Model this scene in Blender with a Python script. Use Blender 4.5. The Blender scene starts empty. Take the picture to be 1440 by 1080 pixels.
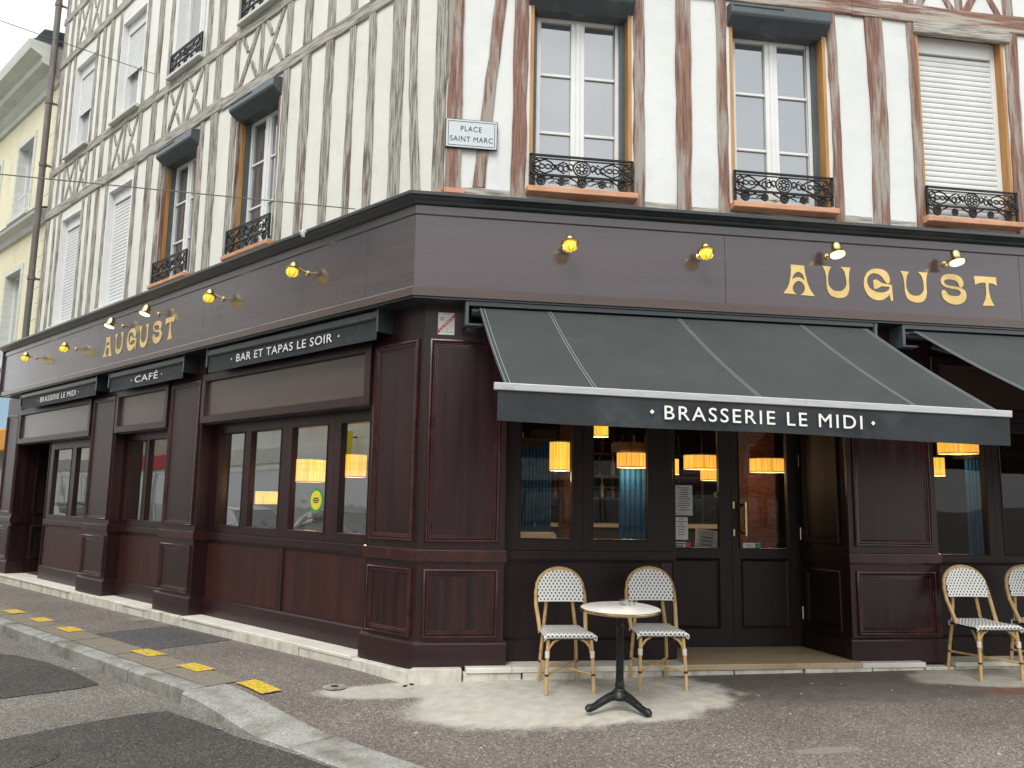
import bpy, bmesh, math, random
from mathutils import Vector, Matrix
random.seed(7)
S = bpy.context.scene
COL = S.collection
R = math.radians

# ------------------------------------------------------------------ camera
YAW, PIT, ROL, F = 0.15282, 0.14102, 0.01772, 1170.0
CAM = Vector((-0.20801, -7.00062, 1.48))
fw = Vector((math.sin(YAW)*math.cos(PIT), math.cos(YAW)*math.cos(PIT), math.sin(PIT)))
r0 = Vector((math.cos(YAW), -math.sin(YAW), 0)); u0 = r0.cross(fw)
rt = math.cos(ROL)*r0 + math.sin(ROL)*u0
up = -math.sin(ROL)*r0 + math.cos(ROL)*u0
cd = bpy.data.cameras.new('camera'); cam = bpy.data.objects.new('camera', cd); COL.objects.link(cam)
m = Matrix((rt, up, -fw)).transposed().to_4x4(); m.translation = CAM
cam.matrix_world = m
cd.sensor_fit = 'HORIZONTAL'; cd.sensor_width = 36; cd.lens = 36*F/1440
cd.clip_start = .05; cd.clip_end = 1000
S.camera = cam

# ------------------------------------------------------------------ light
SUN_AZ, SUN_EL = R(205), R(52)          # azimuth clockwise from +Y: behind the camera, to its left
w = bpy.data.worlds.new('World'); S.world = w; w.use_nodes = True
nt = w.node_tree; N = nt.nodes; LK = nt.links
bg = N['Background']; bg.inputs['Strength'].default_value = .1
sky = N.new('ShaderNodeTexSky'); sky.sky_type = 'NISHITA'; sky.sun_disc = False
sky.sun_elevation = SUN_EL; sky.sun_rotation = SUN_AZ; sky.dust_density = 3
tc = N.new('ShaderNodeTexCoord'); nz = N.new('ShaderNodeTexNoise'); nz.inputs['Scale'].default_value = 2.2
nz.inputs['Detail'].default_value = 5; nz.inputs['Roughness'].default_value = .55
mp = N.new('ShaderNodeMapping'); mp.inputs['Scale'].default_value = (1, 1, 2.2)
rp = N.new('ShaderNodeValToRGB'); rp.color_ramp.elements[0].position = .32; rp.color_ramp.elements[1].position = .6
rp.color_ramp.elements[0].color = (.80, .83, .86, 1); rp.color_ramp.elements[1].color = (1.0, .995, .98, 1)
sc = N.new('ShaderNodeVectorMath'); sc.operation = 'SCALE'; sc.inputs['Scale'].default_value = 10.4
mx = N.new('ShaderNodeMix'); mx.data_type = 'RGBA'; mx.inputs[0].default_value = .9
LK.new(tc.outputs['Generated'], mp.inputs[0]); LK.new(mp.outputs[0], nz.inputs['Vector']); LK.new(nz.outputs['Fac'], rp.inputs[0])
LK.new(rp.outputs[0], sc.inputs[0]); LK.new(sky.outputs[0], mx.inputs[6]); LK.new(sc.outputs[0], mx.inputs[7]); LK.new(mx.outputs[2], bg.inputs['Color'])
sl = bpy.data.lights.new('sun', 'SUN'); sl.energy = 1.4; sl.angle = R(28); sl.color = (1, .97, .92)
so = bpy.data.objects.new('sun', sl); COL.objects.link(so)
sd = Vector((math.sin(SUN_AZ)*math.cos(SUN_EL), math.cos(SUN_AZ)*math.cos(SUN_EL), math.sin(SUN_EL)))
so.rotation_euler = (-sd).to_track_quat('-Z', 'Y').to_euler(); so.location = (0, -20, 30)
vs = S.view_settings; vs.view_transform = 'Standard'; vs.look = 'None'; vs.exposure = .70; vs.gamma = 1; vs.use_curve_mapping = False
S.render.engine = 'CYCLES'

# ------------------------------------------------------------------ frames: x along the facade (left to right), y into the building, z up
A = 2.2236; KM = 1/math.tan(A/2)                   # angle between the two facades; mitre factor at the corner
UL = Vector((math.cos(A), math.sin(A), 0)); NL = Vector((-math.sin(A), math.cos(A), 0))
MR = Matrix.Identity(4)
ML = Matrix((-UL, -NL, Vector((0, 0, 1)))).transposed().to_4x4()
def ray(px, py): return fw + rt*((px-720)/F) + up*((540-py)/F)
def bp(px, py, side, d):                           # photo pixel -> facade plane at inset d -> (x, z)
    n, u = (Vector((0, -1, 0)), Vector((1, 0, 0))) if side == 'R' else (NL, -UL)
    v = ray(px, py); t = (-d - CAM.dot(n))/v.dot(n); P = CAM + v*t
    return P.dot(u), P.z
def gz(x, y): return .009*x
def SN(s, n, z=0): return UL*s + NL*n + Vector((0, 0, z))

# ------------------------------------------------------------------ materials
MATS = {}
def newmat(name):
    m = bpy.data.materials.new(name); m.use_nodes = True; MATS[name] = m
    return m, m.node_tree.nodes, m.node_tree.links, m.node_tree.nodes['Principled BSDF']
def nd(N, t, **k):
    n = N.new(t)
    for a, b in k.items():
        if a in n.inputs: n.inputs[a].default_value = b
        else: setattr(n, a, b)
    return n
def noisy(name, c1, c2, scale=(4, 4, 4), rough=.6, bump=0., detail=6, p=(.35, .65), coat=0., spec=.5, metal=0., rvar=0., c3=None, s3=1.5, p3=(.55, .7), bscale=None, coord='Object', g3=None, cior=1.5, crough=.22):
    m, N, L, b = newmat(name)
    t = nd(N, 'ShaderNodeTexCoord'); mp = nd(N, 'ShaderNodeMapping'); mp.inputs['Scale'].default_value = scale
    L.new(t.outputs[coord], mp.inputs[0])
    n = nd(N, 'ShaderNodeTexNoise', Scale=1., Detail=detail, Roughness=.62); L.new(mp.outputs[0], n.inputs['Vector'])
    r = nd(N, 'ShaderNodeValToRGB'); e = r.color_ramp.elements
    e[0].position, e[1].position = p; e[0].color = (*c1, 1); e[1].color = (*c2, 1)
    L.new(n.outputs['Fac'], r.inputs[0]); out = r.outputs[0]
    if c3:
        n3 = nd(N, 'ShaderNodeTexNoise', Scale=s3, Detail=6., Roughness=.65); L.new(t.outputs[coord], n3.inputs['Vector'])
        if g3:
            mp3 = nd(N, 'ShaderNodeMapping'); mp3.inputs['Scale'].default_value = g3; L.new(t.outputs[coord], mp3.inputs[0]); L.new(mp3.outputs[0], n3.inputs['Vector'])
        r3 = nd(N, 'ShaderNodeValToRGB'); r3.color_ramp.elements[0].position, r3.color_ramp.elements[1].position = p3
        x = nd(N, 'ShaderNodeMix', data_type='RGBA'); x.inputs[7].default_value = (*c3, 1)
        L.new(n3.outputs['Fac'], r3.inputs[0]); L.new(r3.outputs[0], x.inputs[0]); L.new(out, x.inputs[6]); out = x.outputs[2]
    L.new(out, b.inputs['Base Color'])
    b.inputs['Roughness'].default_value = rough; b.inputs['Metallic'].default_value = metal
    b.inputs['Coat Weight'].default_value = coat; b.inputs['Coat Roughness'].default_value = crough; b.inputs['Coat IOR'].default_value = cior; b.inputs['Specular IOR Level'].default_value = spec
    if rvar:
        mr = nd(N, 'ShaderNodeMapRange'); mr.inputs['To Min'].default_value = rough-rvar; mr.inputs['To Max'].default_value = rough+rvar
        L.new(n.outputs['Fac'], mr.inputs[0]); L.new(mr.outputs[0], b.inputs['Roughness'])
    if bump:
        src = n
        if bscale:
            src = nd(N, 'ShaderNodeTexNoise', Scale=bscale, Detail=4.); L.new(t.outputs[coord], src.inputs['Vector'])
        bu = nd(N, 'ShaderNodeBump', Strength=1., Distance=bump); L.new(src.outputs['Fac'], bu.inputs['Height']); L.new(bu.outputs[0], b.inputs['Normal'])
    return m
def plain(name, c, rough=.5, metal=0., emit=None, es=0., spec=.5):
    m, N, L, b = newmat(name); b.inputs['Base Color'].default_value = (*c, 1); b.inputs['Roughness'].default_value = rough
    b.inputs['Metallic'].default_value = metal; b.inputs['Specular IOR Level'].default_value = spec
    if emit: b.inputs['Emission Color'].default_value = (*emit, 1); b.inputs['Emission Strength'].default_value = es
    return m
noisy('wood_v', (.011, .0042, .0055), (.034, .0095, .0105), (18, 18, .8), .33, .0004, rvar=.08, c3=(.018, .0066, .0085), s3=.9, p3=(.45, .7), spec=.5)
noisy('wood_h', (.013, .0055, .0068), (.034, .0105, .0115), (.8, 18, 18), .33, .0004, rvar=.08, c3=(.02, .008, .0098), s3=.9, p3=(.45, .7), spec=.5)
noisy('wood_red', (.027, .0082, .0078), (.058, .0155, .0132), (8, 8, .6), .38, .0003, rvar=.08, c3=(.03, .0098, .0098), s3=1.1, p3=(.42, .75), spec=.4)
noisy('wood_edge', (.024, .0078, .0082), (.060, .0155, .0145), (5, 5, 5), .22, .0002, rvar=.05, c3=(.022, .0078, .009), s3=2.2, p3=(.45, .7), spec=.6)
noisy('fascia', (.043, .028, .034), (.057, .038, .045), (.5, 9, 9), .28, 0, rvar=.05, c3=(.050, .035, .042), s3=.5, spec=.6, coat=.8, cior=1.55, crough=.14)
noisy('laminate', (.058, .034, .028), (.078, .047, .039), (.6, 10, 10), .3, 0, rvar=.05, c3=(.066, .040, .034), s3=.7, spec=.5, coat=.6, cior=1.5, crough=.18)
noisy('threshold', (.40, .29, .175), (.50, .38, .24), (3, 3, 3), .55, .001, c3=(.34, .23, .13), s3=2.5)
noisy('wood_shaded', (.0085, .0055, .006), (.022, .009, .009), (22, 22, 1.1), .42, .0004, rvar=.08, c3=(.014, .007, .008), s3=.9, p3=(.45, .7), spec=.35)  # darker joinery wood; awning and recess shade partly put into its colour
noisy('slate_paint', (.016, .026, .031), (.026, .038, .043), (3, 3, 3), .34, .0004, rvar=.06, coat=.6, cior=1.6)
noisy('canvas', (.030, .037, .038), (.040, .048, .048), (1.2, 1.2, 1.2), .82, .0004, bscale=260, c3=(.052, .061, .06), s3=1.6, p3=(.5, .8))
noisy('canvas_dark', (.011, .016, .019), (.019, .026, .030), (4, 2, 9), .6, .0005, bscale=260, c3=(.045, .055, .06), s3=2.2, p3=(.58, .82))
noisy('aluminium', (.5, .52, .53), (.62, .64, .64), (6, 60, 60), .38, 0, metal=.3, c3=(.3, .31, .3), s3=5, p3=(.6, .75))
noisy('plaster', (.66, .685, .67), (.735, .755, .74), (1.4, 1.4, .9), .9, .006, detail=8, c3=(.55, .565, .545), s3=1.1, p3=(.58, .86), bscale=7)
noisy('plaster_warm', (.70, .70, .645), (.775, .775, .725), (1.6, 1.6, .9), .9, .006, detail=8, c3=(.60, .59, .52), s3=1.4, p3=(.6, .85), bscale=7)
noisy('timber_grey', (.11, .098, .08), (.46, .445, .40), (60, 60, 3.), .92, .009, detail=12, p=(.38, .58), c3=(.15, .10, .07), s3=1., p3=(.56, .66), g3=(9, 9, 1.1))
noisy('timber_grey_h', (.12, .108, .09), (.47, .455, .41), (3., 60, 60), .92, .009, detail=12, p=(.36, .57), c3=(.20, .155, .115), s3=1., p3=(.57, .68), g3=(1.1, 9, 9))
noisy('timber_red', (.12, .06, .045), (.29, .165, .128), (60, 60, 3.), .92, .008, detail=12, p=(.34, .6), c3=(.34, .31, .265), s3=1., p3=(.49, .58), g3=(12, 12, 1.0))
noisy('timber_red_h', (.12, .06, .045), (.29, .165, .128), (3., 60, 60), .92, .008, detail=12, p=(.34, .6), c3=(.41, .375, .32), s3=1., p3=(.46, .56), g3=(1.0, 12, 12))
noisy('oak_new', (.36, .175, .05), (.52, .28, .09), (20, 20, 1.6), .5, .001)
noisy('copper_sill', (.52, .25, .14), (.66, .36, .22), (4, 30, 30), .6, .001, c3=(.42, .22, .14), s3=6)
noisy('white_pvc', (.72, .73, .72), (.78, .79, .78), (3, 3, 3), .35)
noisy('slat_white', (.66, .68, .68), (.73, .75, .745), (2, 2, 2), .45)
noisy('grey_alu', (.065, .085, .095), (.085, .105, .115), (3, 3, 3), .32, 0, c3=(.11, .125, .13), s3=4)
noisy('black_iron', (.004, .0045, .005), (.014, .015, .016), (60, 60, 60), .36, .0015, spec=.35)
noisy('stone', (.52, .50, .43), (.68, .66, .58), (5, 5, 9), .8, .004, detail=9, c3=(.27, .225, .15), s3=1., p3=(.5, .74), g3=(7, 7, 1.6))
noisy('stone_top', (.64, .62, .55), (.74, .72, .65), (5, 5, 5), .6, .001, c3=(.55, .50, .40), s3=1.4, p3=(.5, .8))
noisy('granite', (.22, .22, .205), (.42, .42, .40), (60, 60, 60), .8, .005, detail=5, c3=(.17, .155, .125), s3=2.6, p3=(.46, .66), bscale=40)
noisy('granite_brown', (.17, .148, .11), (.27, .24, .185), (50, 50, 50), .85, .004, detail=5, c3=(.17, .155, .135), s3=5, bscale=60)
noisy('brass', (.62, .47, .2), (.78, .62, .3), (30, 30, 30), .24, 0, metal=1.)
noisy('gold_leaf', (.70, .50, .17), (.80, .60, .24), (8, 8, 8), .42, 0, metal=.15)
noisy('rattan', (.46, .29, .11), (.66, .46, .21), (30, 30, 9), .42, .001, c3=(.36, .2, .07), s3=9, p3=(.56, .7))
noisy('yellow_wall', (.74, .70, .49), (.79, .755, .56), (.8, .8, .8), .9, .002, c3=(.68, .64, .46), s3=.9, bscale=30)
noisy('pale_stone', (.58, .60, .55), (.68, .70, .65), (1.5, 1.5, 10), .85, .002)
noisy('slate_roof', (.04, .055, .07), (.09, .11, .13), (3, 3, 9), .6, .004)
noisy('pipe', (.135, .11, .10), (.21, .175, .165), (9, 9, 3), .55, .001, c3=(.12, .135, .115), s3=1.2, p3=(.45, .65))
noisy('cream_wall', (.74, .72, .64), (.80, .78, .70), (1, 1, 1), .9, .002)
noisy('white_wall', (.76, .76, .73), (.82, .82, .79), (1, 1, 1), .9, .002)
noisy('tan_wall', (.36, .30, .23), (.44, .38, .30), (1, 1, 1), .9, .002)
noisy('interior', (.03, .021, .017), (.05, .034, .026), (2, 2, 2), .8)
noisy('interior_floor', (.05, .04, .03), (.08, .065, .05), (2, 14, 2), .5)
noisy('reflection_blue', (.009, .070, .22), (.014, .10, .29), (20, 20, 2), .7, spec=.2)  # stands in for blue reflections of the square in the glass
noisy('brick_red', (.075, .022, .015), (.13, .042, .028), (10, 10, 60), .85, .006, p=(.42, .55))
noisy('marble', (.76, .765, .75), (.82, .825, .81), (9, 9, 9), .3)
noisy('paper', (.6, .6, .58), (.74, .74, .72), (14, 14, 30), .7, p=(.46, .54))
plain('white_print', (.80, .80, .78), .6); plain('dark_print', (.02, .023, .028), .5); plain('white_plate', (.58, .63, .66), .3)
plain('red_print', (.62, .04, .03), .4); plain('green_print', (.03, .3, .09), .5); plain('yellow_print', (.75, .62, .03), .5)
plain('gap', (.006, .006, .007), .8); plain('seam', (.24, .28, .28), .8)
plain('binding', (.72, .68, .6), .5); plain('rubber', (.02, .02, .02), .6)
plain('silver_car', (.42, .44, .46), .22, .6); plain('white_car', (.7, .7, .7), .25); plain('dark_car', (.03, .035, .045), .2)
plain('chrome', (.6, .6, .6), .15, 1.); plain('headlamp', (.7, .72, .74), .1); plain('tail_red', (.5, .02, .02), .2)
plain('lamp_glass', (.75, .6, .06), .25, emit=(1., .72, .05), es=.55)
plain('lamp_disc', (.9, .9, .82), .4, emit=(1., .93, .75), es=1.3)
plain('bulb', (1, .8, .4), .4, emit=(1., .72, .25), es=7.)
plain('orange_awning', (.62, .27, .03), .7); plain('sky_blue_sign', (.25, .45, .65), .4); plain('red_awning', (.42, .03, .05), .7)
plain('bottle_green', (.02, .07, .03), .12); plain('bottle_brown', (.12, .05, .015), .12); plain('bottle_clear', (.4, .42, .4), .1); plain('bottle_red', (.2, .02, .02), .2)
plain('wire', (.16, .16, .15), .6)
noisy('yellow_paint', (.66, .44, .012), (.76, .53, .03), (30, 30, 30), .75, .002, c3=(.25, .21, .15), s3=34, p3=(.50, .58))

def shade_mat(name, col, e, es):                     # pleated lamp shade lit from inside
    m, N, L, b = newmat(name)
    t = nd(N, 'ShaderNodeTexCoord'); wv = nd(N, 'ShaderNodeTexNoise', Scale=1., Detail=2.); mp = nd(N, 'ShaderNodeMapping'); mp.inputs['Scale'].default_value = (60, 60, 1.5)
    L.new(t.outputs['Object'], mp.inputs[0]); L.new(mp.outputs[0], wv.inputs['Vector'])
    r = nd(N, 'ShaderNodeMapRange'); r.inputs['From Min'].default_value = .3; r.inputs['From Max'].default_value = .7; r.inputs['To Min'].default_value = es*.45; r.inputs['To Max'].default_value = es*1.15
    L.new(wv.outputs['Fac'], r.inputs[0]); L.new(r.outputs[0], b.inputs['Emission Strength'])
    b.inputs['Base Color'].default_value = (*col, 1); b.inputs['Emission Color'].default_value = (*e, 1); b.inputs['Roughness'].default_value = .8
shade_mat('shade_orange', (.5, .25, .05), (1., .42, .055), 1.0)
shade_mat('shade_yellow', (.7, .45, .08), (1., .55, .06), .95)
shade_mat('shade_bright', (.6, .3, .06), (1., .42, .05), 2.6)

def glass(name, ior, tint, rough=.01):
    m, N, L, b = newmat(name); N.remove(b); o = N['Material Output']
    fr = nd(N, 'ShaderNodeFresnel', IOR=ior); g = nd(N, 'ShaderNodeBsdfGlossy', Roughness=rough); t = nd(N, 'ShaderNodeBsdfTransparent'); t.inputs[0].default_value = (*tint, 1)
    nz = nd(N, 'ShaderNodeTexNoise', Scale=1.3, Detail=1.); bu = nd(N, 'ShaderNodeBump', Strength=1., Distance=.003); tcx = nd(N, 'ShaderNodeTexCoord')
    L.new(tcx.outputs['Object'], nz.inputs['Vector']); L.new(nz.outputs['Fac'], bu.inputs['Height']); L.new(bu.outputs[0], g.inputs['Normal'])
    ge = nd(N, 'ShaderNodeNewGeometry'); fc = nd(N, 'ShaderNodeMix', data_type='FLOAT'); L.new(ge.outputs['Backfacing'], fc.inputs[0]); L.new(fr.outputs[0], fc.inputs[2]); fc.inputs[3].default_value = 0.
    x = nd(N, 'ShaderNodeMixShader'); L.new(fc.outputs[0], x.inputs[0]); L.new(t.outputs[0], x.inputs[1]); L.new(g.outputs[0], x.inputs[2]); L.new(x.outputs[0], o.inputs[0])
glass('glass_shop', 1.5, (.92, .94, .94)); glass('glass_street', 7.5, (.95, .96, .95)); glass('glass_clear', 2.3, (.93, .95, .95))
def pane_mat(name, fac, c):
    m, N, L, b = newmat(name); o = N['Material Output']
    b.inputs['Base Color'].default_value = (*c, 1); b.inputs['Roughness'].default_value = .5
    g = nd(N, 'ShaderNodeBsdfGlossy', Roughness=.02); x = nd(N, 'ShaderNodeMixShader'); x.inputs[0].default_value = fac
    nz = nd(N, 'ShaderNodeTexNoise', Scale=2.3, Detail=1.); bu = nd(N, 'ShaderNodeBump', Strength=1., Distance=.004); tcx = nd(N, 'ShaderNodeTexCoord')
    L.new(tcx.outputs['Object'], nz.inputs['Vector']); L.new(nz.outputs['Fac'], bu.inputs['Height']); L.new(bu.outputs[0], g.inputs['Normal'])
    L.new(b.outputs[0], x.inputs[1]); L.new(g.outputs[0], x.inputs[2]); L.new(x.outputs[0], o.inputs[0])
pane_mat('pane_sky', .40, (.05, .075, .09)); pane_mat('pane_curtain', .22, (.42, .44, .45))

def asphalt(name, c1, c2, spots=True):
    m, N, L, b = newmat(name)
    t = nd(N, 'ShaderNodeTexCoord')
    v = nd(N, 'ShaderNodeTexVoronoi', Scale=100.); L.new(t.outputs['Object'], v.inputs['Vector'])
    r = nd(N, 'ShaderNodeValToRGB'); e = r.color_ramp.elements
    e[0].color = (c1[0]*.38, c1[1]*.38, c1[2]*.38, 1); e[1].color = (*[min(1, q*2.2) for q in c2], 1); e[0].position = .05; e[1].position = .98
    k = r.color_ramp.elements.new(.5); k.color = (*c1, 1); k2 = r.color_ramp.elements.new(.8); k2.color = (*c2, 1)
    L.new(v.outputs['Color'], r.inputs[0])
    n = nd(N, 'ShaderNodeTexNoise', Scale=.8, Detail=7., Roughness=.6); L.new(t.outputs['Object'], n.inputs['Vector'])
    mr = nd(N, 'ShaderNodeMapRange'); mr.inputs['From Min'].default_value = .3; mr.inputs['From Max'].default_value = .7; mr.inputs['To Min'].default_value = .74; mr.inputs['To Max'].default_value = 1.2
    L.new(n.outputs['Fac'], mr.inputs[0])
    mu = nd(N, 'ShaderNodeVectorMath', operation='SCALE'); L.new(r.outputs[0], mu.inputs[0]); L.new(mr.outputs[0], mu.inputs['Scale'])
    out = mu.outputs[0]
    bu = nd(N, 'ShaderNodeBump', Strength=1., Distance=.004); L.new(v.outputs['Distance'], bu.inputs['Height']); L.new(bu.outputs[0], b.inputs['Normal'])
    b.inputs['Roughness'].default_value = .72
    if spots:                                         # worn pale cement screed by the step, damp asphalt, rust run-off
        def blob(cx, cy, rx, ry, soft, col, colvar=None, amp=.55, nscale=2.4, gain=1.):
            nonlocal out
            mp = nd(N, 'ShaderNodeMapping', vector_type='TEXTURE'); mp.inputs['Location'].default_value = (cx, cy, 0); mp.inputs['Scale'].default_value = (rx, ry, 1)
            L.new(t.outputs['Object'], mp.inputs[0])
            sp = nd(N, 'ShaderNodeSeparateXYZ'); L.new(mp.outputs[0], sp.inputs[0])
            cb = nd(N, 'ShaderNodeCombineXYZ'); L.new(sp.outputs[0], cb.inputs[0]); L.new(sp.outputs[1], cb.inputs[1])
            ln = nd(N, 'ShaderNodeVectorMath', operation='LENGTH'); L.new(cb.outputs[0], ln.inputs[0])
            q = nd(N, 'ShaderNodeTexNoise', Scale=nscale, Detail=8., Roughness=.68); L.new(t.outputs['Object'], q.inputs['Vector'])
            ad = nd(N, 'ShaderNodeMath', operation='MULTIPLY_ADD'); ad.inputs[1].default_value = amp*2; L.new(q.outputs['Fac'], ad.inputs[0]); L.new(ln.outputs['Value'], ad.inputs[2])
            mm = nd(N, 'ShaderNodeMapRange', interpolation_type='SMOOTHSTEP'); mm.inputs['From Min'].default_value = 1+amp-soft; mm.inputs['From Max'].default_value = 1+amp+soft
            mm.inputs['To Min'].default_value = gain; mm.inputs['To Max'].default_value = 0; L.new(ad.outputs[0], mm.inputs[0])
            x = nd(N, 'ShaderNodeMix', data_type='RGBA'); L.new(mm.outputs[0], x.inputs[0]); L.new(out, x.inputs[6])
            if colvar:
                q2 = nd(N, 'ShaderNodeTexNoise', Scale=9., Detail=8.); L.new(t.outputs['Object'], q2.inputs['Vector'])
                rr = nd(N, 'ShaderNodeValToRGB'); rr.color_ramp.elements[0].color = (*col, 1); rr.color_ramp.elements[1].color = (*colvar, 1)
                rr.color_ramp.elements[0].position = .35; rr.color_ramp.elements[1].position = .65
                L.new(q2.outputs['Fac'], rr.inputs[0]); L.new(rr.outputs[0], x.inputs[7])
            else: x.inputs[7].default_value = (*col, 1)
            out = x.outputs[2]
        blob(3.7, -.35, 1.7, .62, .22, (.085, .072, .062), (.125, .108, .094), .5, 1.7, .8)
        blob(1.35, -.42, 1.25, .85, .1, (.47, .445, .385), (.58, .555, .49), .35, 2.2, .95)
        blob(.35, .02, 1.0, .22, .12, (.45, .425, .37), (.55, .525, .46), .3, 3., .85)
        blob(5.3, -.2, .95, .42, .12, (.40, .375, .32), (.5, .475, .41), .3, 2.6, .85)
        blob(5.15, -.75, .55, .13, .2, (.14, .06, .03), (.20, .09, .05), .45, 5., .8)
        blob(2.55, -2.05, .22, .06, .15, (.26, .25, .2), None, .3, 6., .7)
    L.new(out, b.inputs['Base Color'])
asphalt('pavement_asphalt', (.175, .152, .132), (.255, .224, .197)); asphalt('road_asphalt', (.17, .158, .135), (.26, .245, .215), False)
asphalt('road_dark', (.055, .052, .045), (.10, .096, .085), False); asphalt('patch_asphalt', (.085, .082, .08), (.125, .12, .118), False)

def weave_mat():                                       # white woven strip with staggered black stitches
    m, N, L, b = newmat('weave')
    u = nd(N, 'ShaderNodeUVMap'); sp = nd(N, 'ShaderNodeSeparateXYZ'); L.new(u.outputs[0], sp.inputs[0])
    def M(op, a, bb=None):
        n = nd(N, 'ShaderNodeMath', operation=op)
        for i, q in enumerate((a, bb)):
            if q is None: continue
            if isinstance(q, (int, float)): n.inputs[i].default_value = q
            else: L.new(q, n.inputs[i])
        return n.outputs[0]
    cu = M('DIVIDE', sp.outputs[0], .0325); cv = M('DIVIDE', sp.outputs[1], .0245)
    row = M('FLOOR', cv); off = M('MULTIPLY', M('MODULO', row, 2.), .5)
    fu = M('FRACT', M('ADD', cu, off)); fv = M('FRACT', cv)
    k = M('MULTIPLY', M('LESS_THAN', M('ABSOLUTE', M('SUBTRACT', fu, .5)), .18), M('LESS_THAN', M('ABSOLUTE', M('SUBTRACT', fv, .5)), .33))
    x = nd(N, 'ShaderNodeMix', data_type='RGBA'); x.inputs[6].default_value = (.84, .84, .82, 1); x.inputs[7].default_value = (.02, .022, .028, 1)
    L.new(k, x.inputs[0]); L.new(x.outputs[2], b.inputs['Base Color']); b.inputs['Roughness'].default_value = .5
    bu = nd(N, 'ShaderNodeBump', Strength=.6, Distance=.003); L.new(M('MULTIPLY', k, -1.), bu.inputs['Height']); L.new(bu.outputs[0], b.inputs['Normal'])
weave_mat()

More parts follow.
